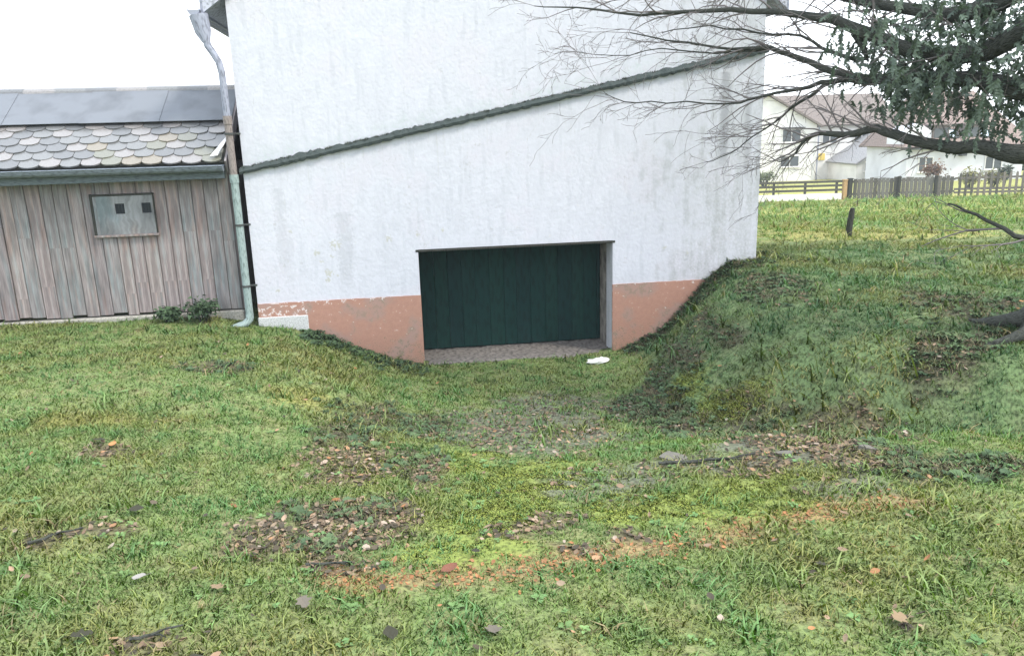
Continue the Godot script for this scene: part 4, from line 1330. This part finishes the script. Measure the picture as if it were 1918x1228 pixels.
func grow(st: SurfaceTool, from: Vector3, dir: Vector3, r: float, l: float, depth: int) -> void:
	var p := from
	var pts := [p]
	var rad := [r]
	var n := 5
	for k in n:
		dir = (dir + Vector3(rng.randfn(0, 0.16), rng.randfn(0, 0.14) - 0.02, rng.randfn(0, 0.16))).normalized()
		p += dir * l / n
		# stay clear of the white wall
		var lc := local(p.x + 4.16, p.z - 5.75)
		if lc.y < 0.12 and lc.x < 6.2:
			break
		pts.append(p)
		rad.append(lerpf(r, maxf(r * 0.3, 0.0015), (k + 1.0) / n))
		if depth > 0 and rng.randf() < 0.6:
			var d2 := (dir + Vector3(rng.randfn(0, 0.5), rng.randfn(0, 0.5), rng.randfn(0, 0.5))).normalized()
			grow(st, p, d2, maxf(rad[-1] * 0.65, 0.0015), l * rng.randf_range(0.35, 0.65), depth - 1)
	if pts.size() > 1:
		tube(st, pts, rad, 4, false)

func ivy_leaf() -> ArrayMesh:
	var st := begin()
	_leaf(st, Transform3D.IDENTITY)
	return st.commit()

func _leaf(st: SurfaceTool, at: Transform3D) -> void:
	var o := [Vector3(0, 0, 0), Vector3(0.45, 0.05, -0.1), Vector3(0.3, 0.06, 0.35), Vector3(0.0, -0.12, 1.0), Vector3(-0.3, 0.06, 0.35), Vector3(-0.45, 0.05, -0.1)]
	var mid := Vector3(0, -0.04, 0.4)
	for k in 6:
		tri(st, at * mid, at * o[k], at * o[(k + 1) % 6], at.basis.y)

# a short shoot with leaves on both sides; unit length along z
func ivy_spray(seed_: int) -> ArrayMesh:
	var r := RandomNumberGenerator.new()
	r.seed = seed_
	var st := begin()
	var pts := []
	for k in 6:
		var f := k / 5.0
		pts.append(Vector3(0.06 * sin(f * 5.0), -0.25 * f * f, f))
	tube(st, pts, [0.018, 0.016, 0.014, 0.012, 0.009, 0.005], 4)
	for k in 11:
		var f := 0.08 + 0.092 * k
		var p: Vector3 = pts[int(f * 4.99)].lerp(pts[mini(int(f * 4.99) + 1, 5)], fposmod(f * 4.99, 1.0))
		var s := r.randf_range(0.2, 0.34)
		var turn := (1.0 if k % 2 else -1.0) * r.randf_range(0.6, 1.4) if k < 10 else 0.0
		_leaf(st, Transform3D(Basis.from_euler(Vector3(r.randf_range(0.0, 0.8), turn, r.randf_range(-0.5, 0.5))).scaled(Vector3(s, s, s)), p))
	return st.commit()

func _ivy(at: Array, cols: PackedColorArray, p: Vector3) -> void:
	if rng.randf() > 0.1: return
	var s := rng.randf_range(0.08, 0.15)
	at.append(Transform3D(Basis.from_euler(Vector3(rng.randf_range(-0.2, 1.5), rng.randf() * TAU, rng.randf_range(-0.6, 0.6))).scaled(Vector3(s, s, s)), p))
	cols.append(pick(Vector3(0.07, 0.095, 0.08), Vector3(0.11, 0.15, 0.11), rng.randf()))

# ---------------------------------------------------------------- small things near the buildings
func shrub(called: String, label: String, at: Vector3, r: float, h: float, leaf: float, count: int, a: Vector3, b: Vector3, group := "") -> void:
	var t := thing(called, label, "shrub", at, 0.0, group)
	var st := begin()
	var tips := []
	for k in 9:
		var an := TAU * k / 9.0 + rng.randf_range(-0.3, 0.3)
		var e := Vector3(cos(an) * r * rng.randf_range(0.2, 0.8), h * rng.randf_range(0.6, 0.95), sin(an) * r * rng.randf_range(0.2, 0.8))
		tube(st, [Vector3(cos(an), 0, sin(an)) * r * 0.08 - Vector3.UP * 0.03, e * 0.5 + Vector3(0, h * 0.06, 0), e], [r * 0.035, r * 0.025, r * 0.012], 5)
		tips.append(e)
	obj("stems", st, M.bark, t)
	var where := []
	var cols := PackedColorArray()
	for k in count:
		var c: Vector3 = tips[rng.randi() % 9].lerp(Vector3(0, h * 0.5, 0), rng.randf_range(0.0, 0.8)) + Vector3(rng.randfn(0, r * 0.22), rng.randfn(0, h * 0.14), rng.randfn(0, r * 0.22))
		c.y = maxf(c.y, 0.02)
		var s := leaf * rng.randf_range(0.6, 1.3)
		where.append(Transform3D(Basis.from_euler(Vector3(rng.randf_range(-0.6, 1.2), rng.randf() * TAU, rng.randf_range(-0.6, 0.6))).scaled(Vector3(s, s, s)), c))
		cols.append(pick(a, b, rng.randf()))
	var m := mat(Color.WHITE, 0.75)
	m.vertex_color_use_as_albedo = true
	var o := scatter("foliage", ivy_leaf(), m, where, cols, t)
	o.set_meta("kind", "stuff")

func build_small() -> void:
	# crumpled white plastic by the right jamb
	var st := begin()
	var nu := 16
	var nv := 8
	var nn := noise(FastNoiseLite.TYPE_SIMPLEX, 1.3, 301)
	var p := func(i: int, j: int) -> Vector3:
		var a := TAU * (i % nu) / nu
		var b := PI * j / nv
		var d := Vector3(cos(a) * sin(b), cos(b), sin(a) * sin(b))
		var k := 1.0 + 0.55 * nn.get_noise_3d(d.x * 1.5, d.y * 1.5, d.z * 1.5) + 0.25 * nn.get_noise_3d(d.x * 5.0, d.y * 5.0, d.z * 5.0)
		return Vector3(d.x * 0.125, maxf(d.y * 0.035, -0.012) + 0.012 * d.x, d.z * 0.075) * k
	for i in nu:
		for j in nv:
			var c: Vector3 = (p.call(i, j) + p.call(i + 1, j + 1)) * 0.5
			quad(st, p.call(i, j), p.call(i + 1, j), p.call(i + 1, j + 1), p.call(i, j + 1), c)
	var bag := obj("plastic_scrap", st, mat(lin(0.72, 0.72, 0.7), 0.45))
	bag.position = Vector3(1.03, ground(1.03, -8.97) + 0.02, -8.97)
	tag(bag, "crumpled white plastic scrap on the earth beside the right jamb", "litter")
	# short leaning post
	var base := Vector3(5.06, ground(5.06, -11.5), -11.5)
	var t := thing("fence_post", "short dark weathered post leaning on the brow of the bank", "post", base)
	st = begin()
	tube(st, [Vector3(0, -0.1, 0), Vector3(0.005, 0.1, 0), Vector3(0.012, 0.25, 0.005), Vector3(0.026, 0.36, 0.0), Vector3(0.03, 0.42, 0.004)], [0.048, 0.046, 0.044, 0.042, 0.03], 7)
	obj("shaft", st, M.dark_wood, t)
	st = begin()
	tube(st, [Vector3(-0.05, 0.27, 0.02), Vector3(0.07, 0.275, 0.02)], [0.006, 0.006], 5)
	obj("wire_stub", st, M.dark_metal, t)
	# dark plant in the corner by the downpipe
	for q in [[-0.62, 0.02, 0.24, 0.26, "dark leafy plant beside the downpipe shoe"], [-1.0, 0.0, 0.2, 0.16, "low dark plant against the shed's concrete base"]]:
		var w: Vector3 = CORNER + Vector3(cos(YAW), 0, -sin(YAW)) * q[0] + Vector3(sin(YAW), 0, cos(YAW)) * q[1]
		w.y = ground(w.x, w.z)
		shrub("corner_plant", q[4], w, q[2], q[3], 0.05, 420, Vector3(0.035, 0.06, 0.035), Vector3(0.06, 0.1, 0.05))
	# flat stones at the foot of the bank
	for q in [[1.05, -4.75, 0.11, "largest flat grey stone, at the left end of the fallen branch"], [1.72, -4.62, 0.075, "flat grey stone in brown litter at the middle of the fallen branch"], [2.2, -4.5, 0.06, "smallest flat grey stone, right of the fallen branch below the bank"]]:
		st = begin()
		var sides := 9
		var s: float = q[2]
		var top := []
		var low := []
		for k in sides:
			var an := TAU * k / sides
			var r := s * rng.randf_range(0.75, 1.1)
			top.append(Vector3(cos(an) * r * 0.9, 0.03 + rng.randf_range(-0.006, 0.006), sin(an) * r * 0.55))
			low.append(Vector3(cos(an) * r, -0.05, sin(an) * r * 0.65))
		for k in sides:
			var l := (k + 1) % sides
			tri(st, Vector3(0, 0.036, 0), top[k], top[l], Vector3.UP)
			quad(st, top[k], top[l], low[l], low[k], low[k])
		var o := obj("flat_stone", st, M.stone)
		o.position = Vector3(q[0], ground(q[0], q[1]) - 0.015, q[1])
		o.rotation = Vector3(rng.randf_range(-0.1, 0.1), rng.randf_range(-0.4, 0.4), rng.randf_range(-0.1, 0.1))
		tag(o, q[3], "stone", "stones at the foot of the bank")

# ---------------------------------------------------------------- the village behind
func window(parent: Node3D, c: Vector3, w: float, h: float, lights: int) -> void:
	var st := begin()
	var f := 0.07
	cbox(st, c + Vector3(-w / 2, h / 2 - f, -0.02), c + Vector3(w / 2, h / 2, 0.05), 0.01)
	cbox(st, c + Vector3(-w / 2, -h / 2, -0.02), c + Vector3(w / 2, -h / 2 + f, 0.05), 0.01)
	for k in lights + 1:
		var x := -w / 2 + (w - f) * k / lights
		cbox(st, c + Vector3(x, -h / 2 + f + 0.001, -0.02), c + Vector3(x + f, h / 2 - f - 0.001, 0.048), 0.01)
	var o := obj("window", st, M.frame, parent)
	for k in lights:
		var x0 := -w / 2 + (w - f) * k / lights + f
		var x1 := -w / 2 + (w - f) * (k + 1) / lights
		st = begin()
		cbox(st, c + Vector3(x0 + 0.001, -h / 2 + f + 0.002, -0.01), c + Vector3(x1 - 0.001, h / 2 - f - 0.002, 0.012), 0.002)
		obj("pane", st, M.glass, o)
	st = begin()
	cbox(st, c + Vector3(-w / 2 - 0.06, -h / 2 - 0.06, -0.02), c + Vector3(w / 2 + 0.06, -h / 2 - 0.003, 0.12), 0.01)
	obj("sill", st, M.frame, o)

func slab(st: SurfaceTool, a: Vector3, b: Vector3, c: Vector3, d: Vector3, thick: float) -> void:
	var n := (b - a).cross(c - a).normalized()
	if n.y < 0.0: n = -n
	var o := -n * thick
	quad(st, a, b, c, d, n)
	quad(st, a + o, b + o, c + o, d + o, -n)
	var m := (a + b + c + d) * 0.25
	for e in [[a, b], [b, c], [c, d], [d, a]]:
		if e[0].distance_to(e[1]) > 0.01:
			quad(st, e[0], e[1], e[1] + o, e[0] + o, (e[0] + e[1]) * 0.5 - m)

func build_village() -> void:
	# house with the gable towards us and a wing to the right
	var A := thing("gabled_house", "large white house with brown roof and gable beyond the lawn fence", "house")
	var st := begin()
	prism(st, PackedVector2Array([Vector2(18.5, -3.2), Vector2(27.3, -3.2), Vector2(27.3, 2.2), Vector2(22.9, 4.72), Vector2(18.5, 2.2)]), -80.0, -70.0)
	obj("gable_wall", st, M.house_white, A)
	st = begin()
	cbox(st, Vector3(27.31, -3.2, -80), Vector3(35.0, 2.15, -72), 0.02)
	obj("wing_wall", st, M.house_white, A)
	st = begin()
	slab(st, Vector3(22.9, 4.95, -69.6), Vector3(27.75, 2.1, -69.6), Vector3(27.75, 2.1, -80.3), Vector3(22.9, 4.95, -80.3), 0.16)
	slab(st, Vector3(22.89, 4.95, -69.6), Vector3(18.05, 2.1, -69.6), Vector3(18.05, 2.1, -80.3), Vector3(22.89, 4.95, -80.3), 0.16)
	obj("gable_roof", st, M.brown_roof, A)
	st = begin()
	slab(st, Vector3(23.2, 4.93, -76), Vector3(35.3, 4.93, -76), Vector3(35.3, 2.16, -71.4), Vector3(26.6, 2.16, -71.4), 0.16)
	slab(st, Vector3(23.2, 4.93, -76.01), Vector3(35.3, 4.93, -76.01), Vector3(35.3, 2.16, -80.6), Vector3(26.6, 2.16, -80.6), 0.16)
	obj("wing_roof", st, M.brown_roof, A)
	window(A, Vector3(25.1, 1.31, -69.97), 1.7, 1.15, 2)
	window(A, Vector3(25.05, -0.89, -69.97), 1.7, 1.0, 2)
	window(A, Vector3(21.6, 1.31, -69.97), 1.7, 1.15, 2)
	window(A, Vector3(21.6, -0.89, -69.97), 1.7, 1.0, 2)
	window(A, Vector3(29.3, 0.95, -71.97), 1.4, 0.9, 2)
	window(A, Vector3(32.2, 0.95, -71.97), 1.4, 0.9, 2)
	st = begin()
	cbox(st, Vector3(24.1, 1.95, -69.99), Vector3(26.2, 2.03, -69.7), 0.01)
	obj("window_hood", st, M.dark_wood, A)
	st = begin()
	tube(st, [Vector3(27.45, -3.0, -69.85), Vector3(27.45, 2.0, -69.85)], [0.06, 0.06], 8)
	obj("downpipe", st, M.zinc, A)
	# lean-to annex
	st = begin()
	prism(st, PackedVector2Array([Vector2(29.3, -3.2), Vector2(32.7, -3.2), Vector2(32.7, 1.15), Vector2(29.3, -1.05)]), -71.99, -66.0)
	obj("annex_wall", st, M.house_white, A)
	st = begin()
	slab(st, Vector3(29.05, -1.06, -65.7), Vector3(32.85, 1.4, -65.7), Vector3(32.85, 1.4, -71.98), Vector3(29.05, -1.06, -71.98), 0.13)
	obj("annex_roof", st, M.grey_roof, A)
	window(A, Vector3(30.2, -1.35, -65.97), 0.6, 0.8, 1)
	window(A, Vector3(31.5, -0.75, -65.97), 0.55, 0.7, 1)
	st = begin()
	cbox(st, Vector3(28.35, -0.95, -71.96), Vector3(28.95, -0.35, -71.9), 0.02)
	var sign_ := obj("yellow_sign", st, mat(lin(0.65, 0.5, 0.12), 0.6))
	tag(sign_, "small square yellow sign on the white house wing", "sign")
	# house with the reddish hipped roof
	var B := thing("hipped_house", "low white house with reddish hipped roof, dormers and two skylights", "house")
	st = begin()
	cbox(st, Vector3(29.4, -3.0, -64.6), Vector3(38.0, 0.44, -58), 0.02)
	obj("wall", st, M.house_white_b, B)
	st = begin()
	var e := [Vector3(28.9, 0.4, -57.5), Vector3(38.5, 0.4, -57.5), Vector3(38.5, 0.4, -65.1), Vector3(28.9, 0.4, -65.1)]
	var r := [Vector3(31.0, 4.35, -61.3), Vector3(35.7, 4.35, -61.3)]
	slab(st, e[0], e[1], r[1], r[0], 0.15)
	slab(st, e[2], e[3], r[0], r[1], 0.15)
	slab(st, e[1], e[2], r[1], r[1], 0.15)
	slab(st, e[3], e[0], r[0], r[0], 0.15)
	var roof := obj("roof", st, M.red_roof, B)
	st = begin()
	cbox(st, Vector3(28.85, 0.2, -57.46), Vector3(38.55, 0.38, -57.42), 0.01)
	obj("gutter", st, M.dark_metal, B)
	st = begin()
	cbox(st, Vector3(31.5, 3.4, -62.2), Vector3(32.4, 5.1, -61.5), 0.03)
	obj("chimney", st, M.brick, roof)
	# skylights lie in the front slope
	var up: Vector3 = (Vector3(0, 4.35, -61.3) - Vector3(0, 0.4, -57.5)).normalized()
	var out := Vector3(0, up.z * -1.0, up.y).normalized()
	for x in [32.75, 35.05]:
		var o := Vector3(x, 0.4, -57.5) + up * 1.15 + out * 0.01
		var fr := Transform3D(Basis(Vector3.RIGHT, up, out), o)
		st = begin()
		var g := begin()
		for q in [[-0.36, -0.42, 0.36, -0.34], [-0.36, 0.34, 0.36, 0.42], [-0.36, -0.339, -0.29, 0.339], [0.29, -0.339, 0.36, 0.339]]:
			cbox(g, Vector3(q[0], q[1], -0.03), Vector3(q[2], q[3], 0.09), 0.01)
		st.append_from(g.commit(), 0, fr)
		var sk := obj("skylight", st, M.dark_metal, roof)
		sk.set_meta("label", "bright skylight in the reddish roof")
		st = begin()
		g = begin()
		cbox(g, Vector3(-0.289, -0.338, 0.02), Vector3(0.289, 0.338, 0.06), 0.003)
		st.append_from(g.commit(), 0, fr)
		obj("skylight_pane", st, M.sky_glass, roof)
	for x in [31.75, 34.05]:
		st = begin()
		cbox(st, Vector3(x - 0.62, 0.75, -60.2), Vector3(x + 0.62, 1.85, -58.05), 0.02)
		cbox(st, Vector3(x - 0.75, 1.86, -60.8), Vector3(x + 0.75, 1.97, -57.85), 0.02)
		var dm := obj("dormer", st, M.brown_board, B)
		st = begin()
		cbox(st, Vector3(x - 0.48, 1.0, -58.06), Vector3(x + 0.48, 1.65, -58.02), 0.01)
		obj("dormer_pane", st, M.glass, dm)
	st = begin()
	prism(st, PackedVector2Array([Vector2(29.0, 0.45), Vector2(31.0, 0.45), Vector2(31.0, 1.5), Vector2(30.0, 2.1), Vector2(29.0, 1.5)]), -60.5, -57.9)
	obj("white_bay", st, M.house_white_b, B)
	st = begin()
	cbox(st, Vector3(33.15, -0.35, -57.99), Vector3(33.6, 0.05, -57.6), 0.02)
	obj("wall_box", st, M.dark_metal, B)
	window(B, Vector3(30.8, -0.9, -57.97), 1.1, 1.1, 2)
	window(B, Vector3(35.8, -0.9, -57.97), 1.3, 1.0, 2)
	# fences along the far edge of the lawn
	var F := thing("board_fence", "grey board fence between the tan post and the picket fence", "fence")
	for k in 25:
		var x := 15.9 + k * 0.185
		var y := ground(x, -36.0)
		st = begin()
		cbox(st, Vector3(x, y - 0.05, -36.01), Vector3(x + 0.165, y + 0.95 + rng.randf_range(-0.03, 0.03), -35.985), 0.006)
		obj("board", st, [M.fence_a, M.fence_b, M.fence_c][rng.randi() % 3], F)
	for y in [0.2, 0.75]:
		st = begin()
		cbox(st, Vector3(15.85, ground(18, -36) + y, -36.06), Vector3(20.6, ground(18, -36) + y + 0.09, -36.011), 0.006)
		obj("rail", st, M.fence_c, F)
	for x in [17.9, 19.6]:
		st = begin()
		cbox(st, Vector3(x, ground(x, -36) - 0.1, -35.98), Vector3(x + 0.12, ground(x, -36) + 1.0, -35.88), 0.008)
		obj("post", st, M.dark_wood, F)
	F = thing("picket_fence", "weathered picket fence at the far right edge of the lawn", "fence")
	for k in 22:
		var x := 20.75 + k * 0.25
		var z := -36.0 + k * 0.06
		var y := ground(x, z)
		st = begin()
		prism(st, PackedVector2Array([Vector2(x, y - 0.03), Vector2(x + 0.11, y - 0.03), Vector2(x + 0.11, y + 1.0), Vector2(x + 0.055, y + 1.1), Vector2(x, y + 1.0)]), z, z + 0.022)
		obj("picket", st, [M.fence_b, M.fence_c, M.fence_d][rng.randi() % 3], F)
	for y in [0.15, 0.3, 0.8]:
		st = begin()
		slab(st, Vector3(20.6, ground(21, -36) + y + 0.08, -36.03), Vector3(26.2, ground(26, -34.8) + y + 0.08, -34.72), Vector3(26.2, ground(26, -34.8) + y + 0.08, -34.77), Vector3(20.6, ground(21, -36) + y + 0.08, -36.08), 0.09)
		obj("rail", st, M.fence_d, F)
	for q in [[15.5, 0.9, "tan", "tan wooden post at the end of the low white wall"], [15.74, 0.95, "dark_wood", "dark square post where the board fence begins"]]:
		st = begin()
		var y := ground(q[0], -36)
		cbox(st, Vector3(-0.09, -0.15, -0.09), Vector3(0.09, q[1], 0.09), 0.012)
		cbox(st, Vector3(-0.11, q[1] + 0.001, -0.11), Vector3(0.11, q[1] + 0.04, 0.11), 0.01)
		var o := obj("gate_post", st, M[q[2]])
		o.position = Vector3(q[0], y, -36)
		tag(o, q[3], "post")
	var lw := begin()
	cbox(lw, Vector3(9.0, ground(12, -36) - 0.2, -36.15), Vector3(15.38, ground(12, -36) + 0.3, -35.95), 0.02)
	var wl := obj("low_wall", lw, M.house_white)
	tag(wl, "low white garden wall at the far edge of the lawn", "wall")
	F = thing("rail_fence", "dark rail fence standing on the low white wall", "fence")
	for k in 5:
		st = begin()
		var x := 9.3 + k * 1.45
		cbox(st, Vector3(x, ground(12, -36) + 0.301, -36.1), Vector3(x + 0.09, ground(12, -36) + 0.85, -36.0), 0.006)
		obj("post", st, M.fence_c, F)
	for y in [0.42, 0.62, 0.8]:
		st = begin()
		cbox(st, Vector3(9.05, ground(12, -36) + y, -35.998), Vector3(15.37, ground(12, -36) + y + 0.1, -35.96), 0.006)
		obj("rail", st, M.fence_c, F)
	# shrubs before the houses
	for q in [[27.6, -51.0, 0.9, 1.5, Vector3(0.2, 0.1, 0.07), Vector3(0.14, 0.1, 0.06), "reddish bare shrub between the two white houses"],
		[26.0, -44.0, 0.8, 1.0, Vector3(0.16, 0.16, 0.06), Vector3(0.2, 0.19, 0.09), "yellow green shrub behind the board fence, next to the reddish shrub"],
		[27.9, -45.0, 0.7, 0.9, Vector3(0.18, 0.16, 0.08), Vector3(0.14, 0.15, 0.07), "olive shrub behind the right end of the board fence"],
		[29.2, -46.0, 0.45, 1.2, Vector3(0.05, 0.075, 0.05), Vector3(0.07, 0.09, 0.06), "narrow dark shrub behind the picket fence"],
		[30.6, -45.0, 0.8, 1.3, Vector3(0.05, 0.065, 0.045), Vector3(0.09, 0.085, 0.06), "broad dark shrub behind the picket fence"],
		[19.0, -58.0, 1.4, 1.2, Vector3(0.1, 0.13, 0.07), Vector3(0.15, 0.17, 0.09), "pale green garden shrub below the gabled house"]]:
		shrub("garden_shrub", q[6], Vector3(q[0], ground(q[0], q[1]), q[1]), q[2], q[3], 0.16, 500, q[4], q[5], "garden shrubs by the houses")
	var C := thing("evergreen_tree", "tall dark evergreen tree right of the hipped house", "tree", Vector3(41.5, ground(41.5, -62), -62))
	st = begin()
	tube(st, [Vector3(0, -0.2, 0), Vector3(0.05, 4, 0), Vector3(0, 9.5, 0)], [0.28, 0.2, 0.03], 8)
	obj("trunk", st, M.bark, C)
	var at := []
	var cols := PackedColorArray()
	for k in 5200:
		var h := 0.8 + 9.0 * pow(rng.randf(), 1.2)
		var rad := (10.2 - h) * 0.3 * sqrt(rng.randf()) * (0.75 + 0.35 * sin(h * 5.5))
		var an := rng.randf() * TAU
		var s := rng.randf_range(0.2, 0.42)
		at.append(Transform3D(Basis.from_euler(Vector3(rng.randf_range(0.2, 1.2), -an + PI / 2, rng.randf_range(-0.4, 0.4))).scaled(Vector3(s, s, s)), Vector3(cos(an) * rad, h - rad * 0.2, sin(an) * rad)))
		cols.append(pick(Vector3(0.04, 0.06, 0.04), Vector3(0.06, 0.085, 0.05), rng.randf()))
	var m := mat(Color.WHITE, 0.8)
	m.vertex_color_use_as_albedo = true
	var cr := scatter("crown", ivy_leaf(), m, at, cols, C)
	cr.set_meta("kind", "stuff")

func make_materials() -> void:
	M.grain = grey_tex(0.04, 401, 0.65, 1.3, 256)
	var bark := mat(lin(0.065, 0.07, 0.062), 0.95, grey_tex(0.06, 402, 0.4, 1.6, 256), Vector3(4, 1.2, 1))
	bark.normal_enabled = true
	bark.normal_texture = normal_tex(0.06, 403, 10.0, 256)
	M.bark = bark
	M.twig = mat(lin(0.16, 0.145, 0.145), 0.9)
	M.zinc = mat(lin(0.27, 0.29, 0.36), 0.6, M.grain, Vector3(3, 1, 1))
	M.green_zinc = mat(lin(0.26, 0.33, 0.325), 0.7, M.grain, Vector3(5, 1.2, 1))
	M.blue_zinc = mat(lin(0.18, 0.21, 0.25), 0.5, M.grain, Vector3(1, 4, 1))
	M.blue_board = mat(lin(0.13, 0.16, 0.18), 0.8, M.grain, Vector3(1, 6, 1))
	M.rust = mat(lin(0.24, 0.21, 0.2), 0.85, M.grain, Vector3(6, 1.5, 1))
	M.dark_wood = mat(lin(0.045, 0.047, 0.042), 0.9, M.grain, Vector3(6, 1, 1))
	M.dark_metal = mat(lin(0.06, 0.065, 0.065), 0.6)
	M.black = mat(lin(0.03, 0.035, 0.04), 0.9)
	M.tan = mat(lin(0.4, 0.27, 0.14), 0.85, M.grain, Vector3(4, 1, 1))
	M.stone = mat(lin(0.14, 0.135, 0.12), 0.9, M.grain, Vector3(6, 6, 1))
	M.old_tile = mat(lin(0.16, 0.12, 0.11), 0.8, M.grain, Vector3(2, 2, 1))
	M.soffit = mat(lin(0.42, 0.44, 0.52), 0.8, M.grain, Vector3(2, 2, 1))
	M.house_white = mat(lin(0.74, 0.73, 0.72), 0.9, grey_tex(0.008, 404, 0.92, 1.05, 256), Vector3(0.2, 0.2, 1))
	M.house_white_b = mat(lin(0.62, 0.63, 0.68), 0.9, grey_tex(0.008, 405, 0.9, 1.05, 256), Vector3(0.2, 0.2, 1))
	M.brown_roof = mat(lin(0.19, 0.16, 0.145), 0.8, M.grain, Vector3(0.8, 0.8, 1))
	M.red_roof = mat(lin(0.24, 0.185, 0.165), 0.8, M.grain, Vector3(0.7, 0.7, 1))
	M.grey_roof = mat(lin(0.3, 0.3, 0.31), 0.8, M.grain, Vector3(0.7, 0.7, 1))
	M.brick = mat(lin(0.36, 0.24, 0.21), 0.9, M.grain, Vector3(2, 2, 1))
	M.brown_board = mat(lin(0.14, 0.12, 0.11), 0.85)
	M.frame = mat(lin(0.68, 0.67, 0.66), 0.6)
	M.glass = mat(lin(0.09, 0.1, 0.11), 0.08)
	M.sky_glass = mat(lin(0.75, 0.85, 0.88), 0.05)
	M.sky_glass.metallic = 1.0
	for k in [["fence_a", 0.15, 0.15, 0.14], ["fence_b", 0.13, 0.125, 0.115], ["fence_c", 0.09, 0.088, 0.08], ["fence_d", 0.17, 0.155, 0.14]]:
		M[k[0]] = mat(lin(k[1], k[2], k[3]), 0.9, M.grain, Vector3(4, 1, 1))

func _ready() -> void:
	var cam := Camera3D.new()
	cam.name = "camera"
	cam.position = Vector3(0, 2.1, 0)
	cam.rotation_degrees = Vector3(-14.0, 0.0, -1.7)
	cam.fov = 45.9
	cam.near = 0.05
	cam.far = 1500.0
	add_child(cam)
	cam.current = true
	var env := Environment.new()
	env.background_mode = Environment.BG_SKY
	var sky := Sky.new()
	var sm := ProceduralSkyMaterial.new()
	sm.sky_top_color = Color(0.93, 0.96, 1.0)
	sm.sky_horizon_color = Color(0.96, 0.98, 1.0)
	sm.ground_bottom_color = Color(0.4, 0.42, 0.4)
	sm.ground_horizon_color = Color(0.7, 0.72, 0.72)
	sm.sun_angle_max = 0.0
	sky.sky_material = sm
	env.sky = sky
	env.tonemap_mode = Environment.TONE_MAPPER_LINEAR
	env.tonemap_exposure = 2.7
	env.fog_enabled = true
	env.fog_light_color = Color(0.93, 0.97, 1.0)
	env.fog_density = 0.0013
	env.sdfgi_enabled = true
	env.ssao_enabled = true
	env.ssil_enabled = true
	var we := WorldEnvironment.new()
	we.name = "world_environment"
	we.environment = env
	add_child(we)
	var sun := DirectionalLight3D.new()
	sun.name = "sun"
	sun.light_energy = 0.5
	sun.light_angular_distance = 12.0
	sun.light_color = Color(1.0, 0.97, 0.92)
	sun.shadow_enabled = true
	sun.rotation_degrees = Vector3(-50, 62, 0)
	add_child(sun)

	rng.seed = 20240
	noise_a = noise(FastNoiseLite.TYPE_SIMPLEX_SMOOTH, 0.6, 11, 3)
	noise_b = noise(FastNoiseLite.TYPE_SIMPLEX_SMOOTH, 0.35, 12, 3)
	make_materials()
	solve_ground()
	make_heights()
	build_ground()
	build_outbuilding()
	build_shed()
	build_village()
	build_tree()
	build_small()
	build_fallen()
	build_grass()
